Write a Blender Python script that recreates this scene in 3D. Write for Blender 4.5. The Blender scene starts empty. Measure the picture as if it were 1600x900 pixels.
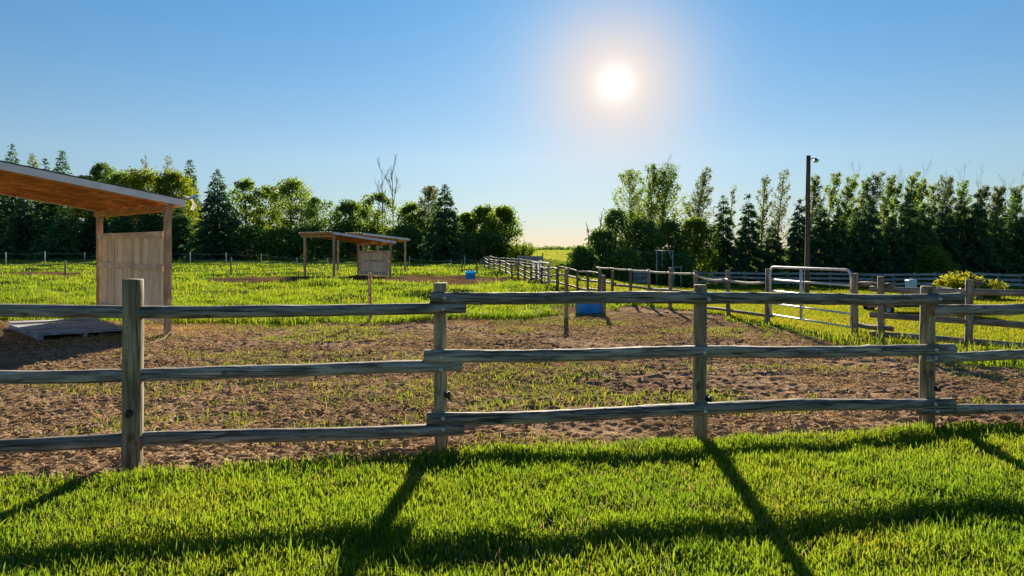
import bpy, math, random
import numpy as np
from mathutils import Vector, Matrix

random.seed(7)
RNG = np.random.default_rng(7)
scene = bpy.context.scene
COL = scene.collection

# ------------------------------------------------------------------ camera, sky, sun, exposure
F_PX, PX0, HOR, CAM_H = 1100.0, 800.0, 387.0, 1.7        # focal length and horizon of the photograph (1600 px wide)
cam_d = bpy.data.cameras.new("camera")
cam = bpy.data.objects.new("camera", cam_d)
COL.objects.link(cam)
cam.location = (0, 0, CAM_H)
cam.rotation_euler = (math.radians(90), 0, 0)
cam_d.sensor_width = 36.0
cam_d.lens = 36.0 * F_PX / 1600.0
cam_d.shift_y = -(450 - HOR) / 1600.0
cam_d.clip_start = 0.05
cam_d.clip_end = 9000
scene.camera = cam

SUN_AZ = math.radians(4.6)       # to the right of the view axis
SUN_EL = math.radians(18.2)
w = bpy.data.worlds.new("World")
scene.world = w
w.use_nodes = True
nt = w.node_tree
nt.nodes.clear()
N, L = nt.nodes.new, nt.links.new
out = N("ShaderNodeOutputWorld")
bg = N("ShaderNodeBackground")
bg.inputs["Strength"].default_value = 0.05
sky = N("ShaderNodeTexSky")
sky.sky_type = 'NISHITA'
sky.sun_disc = False
sky.sun_elevation = SUN_EL
sky.sun_rotation = SUN_AZ
sky.altitude = 500
sky.air_density = 1.0
sky.dust_density = 0.08
sky.ozone_density = 6.0
hs = N("ShaderNodeHueSaturation")
hs.inputs["Saturation"].default_value = 1.0
L(sky.outputs[0], hs.inputs["Color"])
# sky colour multiplied by a tint graded by height, tuned for the wanted gradient
gtc = N("ShaderNodeTexCoord"); sx = N("ShaderNodeSeparateXYZ"); gn = N("ShaderNodeVectorMath"); gn.operation = 'NORMALIZE'
L(gtc.outputs["Generated"], gn.inputs[0]); L(gn.outputs[0], sx.inputs[0])
tin = N("ShaderNodeValToRGB")
for k_, (pos_, c_) in enumerate(((0.0, (0.48, 0.425, 0.42)), (0.125, (0.82, 0.65, 0.52)), (0.32, (0.60, 0.73, 0.65)))):
    e_ = tin.color_ramp.elements[k_] if k_ < 2 else tin.color_ramp.elements.new(pos_)
    e_.position = pos_; e_.color = (*c_, 1)
L(sx.outputs["Z"], tin.inputs["Fac"])
mul = N("ShaderNodeMixRGB"); mul.blend_type = 'MULTIPLY'; mul.inputs[0].default_value = 1
L(hs.outputs[0], mul.inputs[1]); L(tin.outputs[0], mul.inputs[2])
L(mul.outputs[0], bg.inputs["Color"])
# the bright aureole of the low sun, by angle from its direction
geo = N("ShaderNodeTexCoord")
dot = N("ShaderNodeVectorMath"); dot.operation = 'DOT_PRODUCT'
nrm = N("ShaderNodeVectorMath"); nrm.operation = 'NORMALIZE'
L(geo.outputs["Generated"], nrm.inputs[0])
sd = Vector((162 / F_PX, 1.0, 257 / F_PX)).normalized()
L(nrm.outputs[0], dot.inputs[0]); dot.inputs[1].default_value = sd
acos = N("ShaderNodeMath"); acos.operation = 'ARCCOSINE'; acos.use_clamp = False
mn = N("ShaderNodeMath"); mn.operation = 'MINIMUM'; mn.inputs[1].default_value = 0.9999999
L(dot.outputs["Value"], mn.inputs[0]); L(mn.outputs[0], acos.inputs[0])
def gauss(sig_deg, amp, p=2.0):
    d = N("ShaderNodeMath"); d.operation = 'DIVIDE'; d.inputs[1].default_value = math.radians(sig_deg)
    L(acos.outputs[0], d.inputs[0])
    q = N("ShaderNodeMath"); q.operation = 'POWER'; q.inputs[1].default_value = p
    L(d.outputs[0], q.inputs[0])
    m = N("ShaderNodeMath"); m.operation = 'MULTIPLY'; m.inputs[1].default_value = -1
    L(q.outputs[0], m.inputs[0])
    e = N("ShaderNodeMath"); e.operation = 'EXPONENT'
    L(m.outputs[0], e.inputs[0])
    a = N("ShaderNodeMath"); a.operation = 'MULTIPLY'; a.inputs[1].default_value = amp
    L(e.outputs[0], a.inputs[0])
    return a
halo = N("ShaderNodeBackground"); halo.inputs["Color"].default_value = (1.0, 0.845, 0.735, 1); halo.inputs["Strength"].default_value = 0.268
veil = N("ShaderNodeMixShader")
L(gauss(5.8, 0.92, 2.0).outputs[0], veil.inputs[0]); L(bg.outputs[0], veil.inputs[1]); L(halo.outputs[0], veil.inputs[2])
core = N("ShaderNodeBackground"); core.inputs["Color"].default_value = (1, 0.97, 0.9, 1)
L(gauss(0.95, 0.26, 1.25).outputs[0], core.inputs["Strength"])
adds = N("ShaderNodeAddShader"); L(veil.outputs[0], adds.inputs[0]); L(core.outputs[0], adds.inputs[1])
L(adds.outputs[0], out.inputs["Surface"])

sun_d = bpy.data.lights.new("sun", 'SUN')
sun_d.energy = 4.0
sun_d.angle = math.radians(0.9)
sun_d.color = (1.0, 0.87, 0.68)
sun = bpy.data.objects.new("sun", sun_d)
COL.objects.link(sun)
to_sun = Vector((math.sin(SUN_AZ) * math.cos(SUN_EL), math.cos(SUN_AZ) * math.cos(SUN_EL), math.sin(SUN_EL)))
sun.rotation_euler = to_sun.to_track_quat('Z', 'Y').to_euler()
sun.location = (10, 60, 40)

scene.view_settings.view_transform = 'Standard'
scene.view_settings.look = 'None'
scene.view_settings.gamma = 1.0
scene.view_settings.exposure = 1.85
scene.render.engine = 'CYCLES'
scene.cycles.max_bounces = 8
scene.cycles.transparent_max_bounces = 8

# ------------------------------------------------------------------ noise, terrain
def _hash(ix, iy, seed):
    n = (ix.astype(np.int64) * 374761393 + iy.astype(np.int64) * 668265263 + seed * 1442695041) & 0xFFFFFFFF
    n = ((n ^ (n >> 13)) * 1274126177) & 0xFFFFFFFF
    n = n ^ (n >> 16)
    return (n & 0xFFFFFF) / float(0xFFFFFF)
def vnoise(x, y, seed=0):
    x = np.asarray(x, float); y = np.asarray(y, float)
    ix, iy = np.floor(x), np.floor(y)
    fx, fy = x - ix, y - iy
    fx = fx * fx * (3 - 2 * fx); fy = fy * fy * (3 - 2 * fy)
    a, b = _hash(ix, iy, seed), _hash(ix + 1, iy, seed)
    c, d = _hash(ix, iy + 1, seed), _hash(ix + 1, iy + 1, seed)
    return (a * (1 - fx) + b * fx) * (1 - fy) + (c * (1 - fx) + d * fx) * fy - 0.5
def fbm(x, y, octv=4, seed=0, gain=0.5):
    t, a, f = 0, 1.0, 1.0
    for o in range(octv):
        t = t + a * vnoise(x * f + 17.3 * o, y * f - 9.1 * o, seed + o)
        a *= gain; f *= 2.03
    return t
def sstep(a, b, x):
    t = np.clip((x - a) / (b - a), 0, 1)
    return t * t * (3 - 2 * t)
def G(x, y):
    """ground height: flat paddock, a gentle fall to the far right, low hummocks in the pasture"""
    x = np.asarray(x, float); y = np.asarray(y, float)
    fall = -1.15 * sstep(2.0, 13.0, x) * sstep(18, 52, y) * (1 - sstep(110, 260, y))
    hum = (0.30 * fbm(x * 0.36, y * 0.42, 3, 5) + 0.10 * fbm(x * 1.1, y * 1.3, 2, 7)) * sstep(17.5, 22, y) * (1 - 0.6 * sstep(1, 4, x))
    return fall + hum
def g(x, y): return float(G(x, y))
def at(px, py):
    """where the line of sight through a photograph pixel meets the ground"""
    rx, rz = (px - PX0) / F_PX, -(py - HOR) / F_PX
    lo = 1.0
    for i in range(4000):
        hi = lo * 1.01
        if CAM_H + rz * hi < g(rx * hi, hi): break
        lo = hi
    for i in range(30):
        m = (lo + hi) / 2
        if CAM_H + rz * m < g(rx * m, m): hi = m
        else: lo = m
    return Vector((rx * hi, hi, g(rx * hi, hi)))
def atd(px, d): 
    x = (px - PX0) / F_PX * d
    return Vector((x, d, g(x, d)))
def zat(py, d): return CAM_H - (py - HOR) / F_PX * d
def flat(px, py):
    d = F_PX * CAM_H / (py - HOR)
    return ((px - PX0) / F_PX * d, d)

# ------------------------------------------------------------------ materials
MATS = {}
def new_mat(name):
    m = bpy.data.materials.new(name); m.use_nodes = True
    m.node_tree.nodes.clear()
    o = m.node_tree.nodes.new("ShaderNodeOutputMaterial")
    MATS[name] = m
    return m, m.node_tree.nodes.new, m.node_tree.links.new, o
def ramp(N, stops):
    r = N("ShaderNodeValToRGB")
    el = r.color_ramp.elements
    while len(el) < len(stops): el.new(0.5)
    for e, (p, c) in zip(el, stops):
        e.position = p; e.color = (*c, 1) if len(c) == 3 else c
    return r
def wood(name, dark, mid, light, axis=2, rough=0.8, grain=1.0, crack=0.6, bump=0.35, stain=0.7):
    m, N, L, o = new_mat(name)
    tc = N("ShaderNodeTexCoord"); oi = N("ShaderNodeObjectInfo")
    off = N("ShaderNodeVectorMath"); off.operation = 'MULTIPLY_ADD'
    cmb = N("ShaderNodeCombineXYZ")
    for i in range(3): L(oi.outputs["Random"], cmb.inputs[i])
    off.inputs[1].default_value = (37, 23, 51)
    L(cmb.outputs[0], off.inputs[0]); L(tc.outputs["Object"], off.inputs[2])
    mp = N("ShaderNodeMapping")
    sc = [26 * grain] * 3; sc[axis] = 2.6 * grain
    mp.inputs["Scale"].default_value = sc
    L(off.outputs[0], mp.inputs["Vector"])
    n1 = N("ShaderNodeTexNoise"); n1.inputs["Scale"].default_value = 1.0; n1.inputs["Detail"].default_value = 5; n1.inputs["Distortion"].default_value = 0.6
    L(mp.outputs[0], n1.inputs["Vector"])
    r1 = ramp(N, [(0.33, dark), (0.5, mid), (0.69, light)])
    L(n1.outputs["Fac"], r1.inputs["Fac"])
    # weather stains
    n2 = N("ShaderNodeTexNoise"); n2.inputs["Scale"].default_value = 3.1; n2.inputs["Detail"].default_value = 4
    L(off.outputs[0], n2.inputs["Vector"])
    r2 = ramp(N, [(0.35, (stain, stain, stain)), (0.65, (1.12, 1.1, 1.06))])
    L(n2.outputs["Fac"], r2.inputs["Fac"])
    mx = N("ShaderNodeMixRGB"); mx.blend_type = 'MULTIPLY'; mx.inputs[0].default_value = 0.85
    L(r1.outputs[0], mx.inputs[1]); L(r2.outputs[0], mx.inputs[2])
    # long drying cracks
    mp2 = N("ShaderNodeMapping"); s2 = [15] * 3; s2[axis] = 0.45
    mp2.inputs["Scale"].default_value = s2
    L(off.outputs[0], mp2.inputs["Vector"])
    n3 = N("ShaderNodeTexNoise"); n3.inputs["Scale"].default_value = 1.0; n3.inputs["Detail"].default_value = 2
    L(mp2.outputs[0], n3.inputs["Vector"])
    r3 = ramp(N, [(0.485, (0, 0, 0)), (0.5, (1, 1, 1)), (0.515, (0, 0, 0))])
    L(n3.outputs["Fac"], r3.inputs["Fac"])
    cm = N("ShaderNodeMath"); cm.operation = 'MULTIPLY'; cm.inputs[1].default_value = crack
    L(r3.outputs[0], cm.inputs[0])
    mx2 = N("ShaderNodeMixRGB"); mx2.inputs[2].default_value = (dark[0] * .25, dark[1] * .25, dark[2] * .25, 1)
    L(cm.outputs[0], mx2.inputs[0]); L(mx.outputs[0], mx2.inputs[1])
    # knots and old bark spots
    mp4 = N("ShaderNodeMapping"); s4 = [13] * 3; s4[axis] = 6.5
    mp4.inputs["Scale"].default_value = s4; L(off.outputs[0], mp4.inputs["Vector"])
    n4 = N("ShaderNodeTexNoise"); n4.inputs["Scale"].default_value = 1.0; n4.inputs["Detail"].default_value = 2
    L(mp4.outputs[0], n4.inputs["Vector"])
    r4 = ramp(N, [(0.66, (0, 0, 0)), (0.74, (crack * .8, crack * .8, crack * .8))]); L(n4.outputs["Fac"], r4.inputs["Fac"])
    mx3 = N("ShaderNodeMixRGB"); mx3.inputs[2].default_value = (dark[0] * .4, dark[1] * .33, dark[2] * .27, 1)
    L(r4.outputs[0], mx3.inputs[0]); L(mx2.outputs[0], mx3.inputs[1]); mx2 = mx3
    # each piece a little lighter or darker
    hv = N("ShaderNodeHueSaturation")
    mr = N("ShaderNodeMapRange"); mr.inputs[3].default_value = 0.8; mr.inputs[4].default_value = 1.2
    L(oi.outputs["Random"], mr.inputs[0]); L(mr.outputs[0], hv.inputs["Value"]); L(mx2.outputs[0], hv.inputs["Color"])
    p = N("ShaderNodeBsdfPrincipled"); p.inputs["Roughness"].default_value = rough
    p.inputs["Specular IOR Level"].default_value = 0.25
    L(hv.outputs[0], p.inputs["Base Color"])
    hm = N("ShaderNodeMath"); hm.operation = 'SUBTRACT'
    L(n1.outputs["Fac"], hm.inputs[0]); L(cm.outputs[0], hm.inputs[1])
    bp = N("ShaderNodeBump"); bp.inputs["Strength"].default_value = bump; bp.inputs["Distance"].default_value = 0.012
    L(hm.outputs[0], bp.inputs["Height"]); L(bp.outputs[0], p.inputs["Normal"])
    L(p.outputs[0], o.inputs[0])
    return m
def plain(name, col, rough=0.5, metal=0.0, var=0.12, scale=9.0, spec=0.5):
    m, N, L, o = new_mat(name)
    tc = N("ShaderNodeTexCoord")
    n = N("ShaderNodeTexNoise"); n.inputs["Scale"].default_value = scale; n.inputs["Detail"].default_value = 5
    L(tc.outputs["Object"], n.inputs["Vector"])
    r = ramp(N, [(0.3, tuple(c * (1 - var * 2) for c in col)), (0.7, tuple(min(1, c * (1 + var)) for c in col))])
    L(n.outputs["Fac"], r.inputs["Fac"])
    p = N("ShaderNodeBsdfPrincipled"); p.inputs["Roughness"].default_value = rough; p.inputs["Metallic"].default_value = metal
    p.inputs["Specular IOR Level"].default_value = spec
    L(r.outputs[0], p.inputs["Base Color"]); L(p.outputs[0], o.inputs[0])
    return m
def leafmat(name, c1, c2, trans=0.45, tcol=None, patch=0.35, dry=None, rough=0.7, spec=0.12):
    """leaves or blades: reflect and let light through; every blade has its own tint, larger patches differ"""
    m, N, L, o = new_mat(name)
    gm = N("ShaderNodeNewGeometry")
    n = N("ShaderNodeTexNoise"); n.inputs["Scale"].default_value = patch; n.inputs["Detail"].default_value = 3
    L(gm.outputs["Position"], n.inputs["Vector"])
    mixf = N("ShaderNodeMath"); mixf.operation = 'MULTIPLY_ADD'; mixf.inputs[1].default_value = 0.55
    nn = N("ShaderNodeMath"); nn.operation = 'MULTIPLY_ADD'; nn.inputs[1].default_value = 1.1; nn.inputs[2].default_value = -0.3
    L(n.outputs["Fac"], nn.inputs[0])
    L(gm.outputs["Random Per Island"], mixf.inputs[0]); L(nn.outputs[0], mixf.inputs[2])
    stops = [(0.1, c1), (0.85, c2)]
    if dry: stops = [(0.1, c1), (0.72, c2), (0.95, dry)]
    r = ramp(N, stops)
    L(mixf.outputs[0], r.inputs["Fac"])
    p = N("ShaderNodeBsdfPrincipled"); p.inputs["Roughness"].default_value = rough
    p.inputs["Specular IOR Level"].default_value = spec
    L(r.outputs[0], p.inputs["Base Color"])
    t = N("ShaderNodeBsdfTranslucent")
    tm = N("ShaderNodeMixRGB"); tm.blend_type = 'MULTIPLY'; tm.inputs[0].default_value = 1.0
    tm.inputs[2].default_value = (*(tcol or (1.6, 1.5, 0.6)), 1)
    L(r.outputs[0], tm.inputs[1]); L(tm.outputs[0], t.inputs["Color"])
    ms = N("ShaderNodeMixShader"); ms.inputs[0].default_value = trans
    L(p.outputs[0], ms.inputs[1]); L(t.outputs[0], ms.inputs[2]); L(ms.outputs[0], o.inputs[0])
    return m

wood("weathered_rail", (0.10, 0.088, 0.073), (0.25, 0.228, 0.196), (0.43, 0.40, 0.35), axis=0, grain=1.25, crack=0.85, bump=1.0)
wood("weathered_rail_end", (0.09, 0.065, 0.045), (0.18, 0.13, 0.09), (0.27, 0.20, 0.14), axis=0, grain=1.4)
wood("weathered_post", (0.15, 0.125, 0.075), (0.29, 0.245, 0.155), (0.45, 0.39, 0.26), axis=2, crack=0.8, bump=0.5)
wood("old_post", (0.13, 0.10, 0.078), (0.24, 0.19, 0.15), (0.38, 0.31, 0.25), axis=2)
wood("old_rail", (0.14, 0.11, 0.09), (0.26, 0.21, 0.175), (0.40, 0.34, 0.29), axis=0)
wood("board_wood", (0.74, 0.53, 0.35), (0.88, 0.69, 0.49), (0.93, 0.78, 0.59), axis=2, crack=0.35, bump=0.2, stain=0.92)
wood("board_rail", (0.62, 0.44, 0.30), (0.78, 0.58, 0.43), (0.86, 0.68, 0.53), axis=0, crack=0.35, bump=0.2)
wood("treated_post", (0.42, 0.25, 0.145), (0.58, 0.375, 0.235), (0.70, 0.48, 0.32), axis=2, crack=0.3, bump=0.2)
wood("deck_wood", (0.45, 0.19, 0.055), (0.64, 0.30, 0.095), (0.75, 0.40, 0.15), axis=0, crack=0.3, bump=0.2)
wood("pallet_wood", (0.20, 0.21, 0.23), (0.36, 0.375, 0.40), (0.52, 0.535, 0.56), axis=0, crack=0.7)
wood("pole_wood", (0.06, 0.042, 0.03), (0.115, 0.083, 0.06), (0.18, 0.135, 0.10), axis=2, crack=0.4)
wood("grey_board", (0.20, 0.215, 0.21), (0.33, 0.35, 0.345), (0.45, 0.47, 0.46), axis=0, crack=0.3)
wood("bark", (0.035, 0.027, 0.02), (0.075, 0.06, 0.045), (0.13, 0.11, 0.085), axis=2, grain=0.6)
wood("pale_bark", (0.10, 0.085, 0.07), (0.20, 0.18, 0.15), (0.32, 0.29, 0.25), axis=2, grain=0.6)
plain("bolt_metal", (0.62, 0.63, 0.65), 0.35, 0.7, 0.1)
plain("galvanised", (0.62, 0.64, 0.65), 0.6, 0.35, 0.15, 14)
plain("roof_metal", (0.42, 0.46, 0.50), 0.45, 0.6, 0.1)
plain("fascia_grey", (0.74, 0.76, 0.80), 0.55, 0.1, 0.08, 5)
plain("flashing_white", (0.72, 0.72, 0.70), 0.5, 0.1, 0.08)
plain("black_plastic", (0.015, 0.015, 0.016), 0.45, 0, 0.2)
plain("black_paint", (0.02, 0.021, 0.024), 0.4, 0, 0.3)
plain("tyre_rubber", (0.018, 0.018, 0.018), 0.85, 0, 0.3)
plain("pale_blue", (0.45, 0.62, 0.74), 0.5, 0, 0.08)
plain("rope_white", (0.62, 0.58, 0.47), 0.8, 0, 0.2)
plain("wire", (0.38, 0.40, 0.38), 0.5, 0.4, 0.1)
plain("pale_post", (0.46, 0.48, 0.46), 0.7, 0, 0.2)
plain("canvas_tan", (0.30, 0.22, 0.15), 0.85, 0, 0.2)
plain("cord_tan", (0.50, 0.42, 0.26), 0.85, 0, 0.15)
plain("lamp_glass", (0.75, 0.75, 0.70), 0.3, 0, 0.05)

def plastic(name, col):
    m, N, L, o = new_mat(name)
    tc = N("ShaderNodeTexCoord"); n = N("ShaderNodeTexNoise"); n.inputs["Scale"].default_value = 7; n.inputs["Detail"].default_value = 6
    L(tc.outputs["Object"], n.inputs["Vector"])
    r = ramp(N, [(0.3, tuple(c * .8 for c in col)), (0.7, col)]); L(n.outputs["Fac"], r.inputs["Fac"])
    p = N("ShaderNodeBsdfPrincipled"); p.inputs["Roughness"].default_value = 0.4; L(r.outputs[0], p.inputs["Base Color"])
    t = N("ShaderNodeBsdfTranslucent"); L(r.outputs[0], t.inputs["Color"])
    ms = N("ShaderNodeMixShader"); ms.inputs[0].default_value = 0.5
    L(p.outputs[0], ms.inputs[1]); L(t.outputs[0], ms.inputs[2]); L(ms.outputs[0], o.inputs[0])
plastic("blue_plastic", (0.04, 0.52, 0.97)); plastic("blue_barrel", (0.03, 0.54, 0.95))
leafmat("lawn_blade", (0.061, 0.131, 0.021), (0.158, 0.225, 0.030), 0.55, (1.7, 1.6, 0.5), 0.8, dry=(0.20, 0.20, 0.045))
leafmat("pasture_blade", (0.063, 0.132, 0.014), (0.190, 0.253, 0.032), 0.5, (1.7, 1.6, 0.5), 0.25, dry=(0.26, 0.25, 0.08))
leafmat("mown_blade", (0.083, 0.132, 0.014), (0.196, 0.224, 0.028), 0.5, (1.75, 1.55, 0.5), 0.2, dry=(0.28, 0.25, 0.07))
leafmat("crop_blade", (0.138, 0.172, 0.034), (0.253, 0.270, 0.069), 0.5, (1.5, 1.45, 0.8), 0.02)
leafmat("weed_blade", (0.069, 0.121, 0.017), (0.196, 0.230, 0.040), 0.45, (1.6, 1.5, 0.5), 1.5, dry=(0.30, 0.25, 0.11), rough=0.9, spec=0.05)
leafmat("straw", (0.286, 0.198, 0.110), (0.528, 0.396, 0.231), 0.3, (1.2, 1.1, 0.8), 1.2, rough=1.0, spec=0.0)
leafmat("spruce_green", (0.031, 0.081, 0.042), (0.096, 0.176, 0.081), 0.25, (1.5, 1.5, 0.6), 0.3)
leafmat("spruce_mid", (0.044, 0.113, 0.052), (0.120, 0.210, 0.090), 0.25, (1.5, 1.5, 0.6), 0.3)
leafmat("leaf_bright", (0.079, 0.129, 0.014), (0.188, 0.228, 0.028), 0.5, (1.7, 1.6, 0.5), 0.3)
leafmat("leaf_green", (0.063, 0.127, 0.025), (0.164, 0.228, 0.048), 0.55, (1.65, 1.55, 0.5), 0.3)
leafmat("leaf_dark", (0.053, 0.120, 0.037), (0.140, 0.225, 0.060), 0.38, (1.6, 1.5, 0.6), 0.3)
leafmat("leaf_silver", (0.072, 0.108, 0.046), (0.166, 0.198, 0.090), 0.45, (1.5, 1.4, 0.7), 0.3)
leafmat("leaf_yellow", (0.127, 0.161, 0.023), (0.287, 0.299, 0.046), 0.5, (1.5, 1.35, 0.5), 1.0)

# soil
m, N, L, o = new_mat("soil")
gm = N("ShaderNodeNewGeometry")
def nz(scale, det=5):
    n = N("ShaderNodeTexNoise"); n.inputs["Scale"].default_value = scale; n.inputs["Detail"].default_value = det
    L(gm.outputs["Position"], n.inputs["Vector"]); return n
na, nb, nc, nd = nz(0.45, 4), nz(6, 6), nz(38, 4), nz(1.6, 5)
ra = ramp(N, [(0.3, (0.185, 0.122, 0.080)), (0.52, (0.325, 0.225, 0.150)), (0.75, (0.48, 0.35, 0.245))]); L(nb.outputs["Fac"], ra.inputs["Fac"])
rb = ramp(N, [(0.35, (0.62, 0.60, 0.58)), (0.65, (1.12, 1.10, 1.06))]); L(na.outputs["Fac"], rb.inputs["Fac"])
x1 = N("ShaderNodeMixRGB"); x1.blend_type = 'MULTIPLY'; x1.inputs[0].default_value = 0.9; L(ra.outputs[0], x1.inputs[1]); L(rb.outputs[0], x1.inputs[2])
rc = ramp(N, [(0.34, (0.55, 0.53, 0.50)), (0.62, (1.2, 1.17, 1.12))]); L(nc.outputs["Fac"], rc.inputs["Fac"])
x2 = N("ShaderNodeMixRGB"); x2.blend_type = 'MULTIPLY'; x2.inputs[0].default_value = 0.9; L(x1.outputs[0], x2.inputs[1]); L(rc.outputs[0], x2.inputs[2])
rd = ramp(N, [(0.62, (0, 0, 0)), (0.78, (0.45, 0.45, 0.45))]); L(nd.outputs["Fac"], rd.inputs["Fac"])
x3 = N("ShaderNodeMixRGB"); x3.inputs[2].default_value = (0.15, 0.16, 0.045, 1); L(rd.outputs[0], x3.inputs[0]); L(x2.outputs[0], x3.inputs[1])
p = N("ShaderNodeBsdfPrincipled"); p.inputs["Roughness"].default_value = 1.0; p.inputs["Specular IOR Level"].default_value = 0.0
L(x3.outputs[0], p.inputs["Base Color"])
bp = N("ShaderNodeBump"); bp.inputs["Strength"].default_value = 0.7; bp.inputs["Distance"].default_value = 0.03
L(nc.outputs["Fac"], bp.inputs["Height"]); L(bp.outputs[0], p.inputs["Normal"]); L(p.outputs[0], o.inputs[0])
# turf under the blades, bare where the attribute says so
def turf(name, a, b, c):
    m, N, L, o = new_mat(name)
    gm = N("ShaderNodeNewGeometry")
    n1 = N("ShaderNodeTexNoise"); n1.inputs["Scale"].default_value = 0.25; n1.inputs["Detail"].default_value = 6; L(gm.outputs["Position"], n1.inputs["Vector"])
    n2 = N("ShaderNodeTexNoise"); n2.inputs["Scale"].default_value = 9; n2.inputs["Detail"].default_value = 5; L(gm.outputs["Position"], n2.inputs["Vector"])
    ad = N("ShaderNodeMath"); ad.operation = 'MULTIPLY_ADD'; ad.inputs[1].default_value = 0.6
    L(n1.outputs["Fac"], ad.inputs[0])
    sc = N("ShaderNodeMath"); sc.operation = 'MULTIPLY'; sc.inputs[1].default_value = 0.4
    L(n2.outputs["Fac"], sc.inputs[0]); L(sc.outputs[0], ad.inputs[2])
    r = ramp(N, [(0.35, a), (0.5, b), (0.66, c)]); L(ad.outputs[0], r.inputs["Fac"])
    at_ = N("ShaderNodeAttribute"); at_.attribute_name = "bare"
    r2 = ramp(N, [(0.35, (0.10, 0.058, 0.034)), (0.65, (0.18, 0.108, 0.064))]); L(n2.outputs["Fac"], r2.inputs["Fac"])
    mx = N("ShaderNodeMixRGB"); L(at_.outputs["Fac"], mx.inputs[0]); L(r.outputs[0], mx.inputs[1]); L(r2.outputs[0], mx.inputs[2])
    p = N("ShaderNodeBsdfPrincipled"); p.inputs["Roughness"].default_value = 1.0; p.inputs["Specular IOR Level"].default_value = 0.0
    L(mx.outputs[0], p.inputs["Base Color"])
    bp = N("ShaderNodeBump"); bp.inputs["Strength"].default_value = 0.8; bp.inputs["Distance"].default_value = 0.05
    L(n2.outputs["Fac"], bp.inputs["Height"]); L(bp.outputs[0], p.inputs["Normal"])
    L(p.outputs[0], o.inputs[0])
turf("pasture_turf", (0.045, 0.085, 0.012), (0.085, 0.125, 0.018), (0.15, 0.165, 0.03))
turf("lawn_turf", (0.025, 0.055, 0.010), (0.045, 0.080, 0.012), (0.075, 0.10, 0.02))
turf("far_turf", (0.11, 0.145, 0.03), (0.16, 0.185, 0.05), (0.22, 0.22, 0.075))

# ------------------------------------------------------------------ mesh and object helpers
def np_mesh(name, V, F):
    me = bpy.data.meshes.new(name)
    V = np.asarray(V, np.float32); F = np.asarray(F, np.int32)
    k = F.shape[1]
    me.vertices.add(len(V)); me.vertices.foreach_set("co", V.ravel())
    me.loops.add(F.size); me.loops.foreach_set("vertex_index", F.ravel())
    me.polygons.add(len(F)); me.polygons.foreach_set("loop_start", np.arange(0, F.size, k, dtype=np.int32))
    me.update(calc_edges=True)
    return me
def link(name, me, mat=None, parent=None, loc=(0, 0, 0), rot=None, smooth=False):
    o = bpy.data.objects.new(name, me); COL.objects.link(o)
    if mat and not me.materials: me.materials.append(MATS[mat])
    o.location = loc
    if rot is not None: o.rotation_euler = rot
    if parent: o.parent = parent
    if smooth: me.polygons.foreach_set("use_smooth", np.ones(len(me.polygons), bool))
    return o
def tag(o, label=None, cat=None, group=None, kind=None):
    if label: o["label"] = label
    if cat: o["category"] = cat
    if group: o["group"] = group
    if kind: o["kind"] = kind
    return o
def thing(name, loc, label, cat, group=None):
    o = bpy.data.objects.new(name, None); COL.objects.link(o)
    o.empty_display_size = 0.3
    o.location = loc
    return tag(o, label, cat, group)
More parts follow.
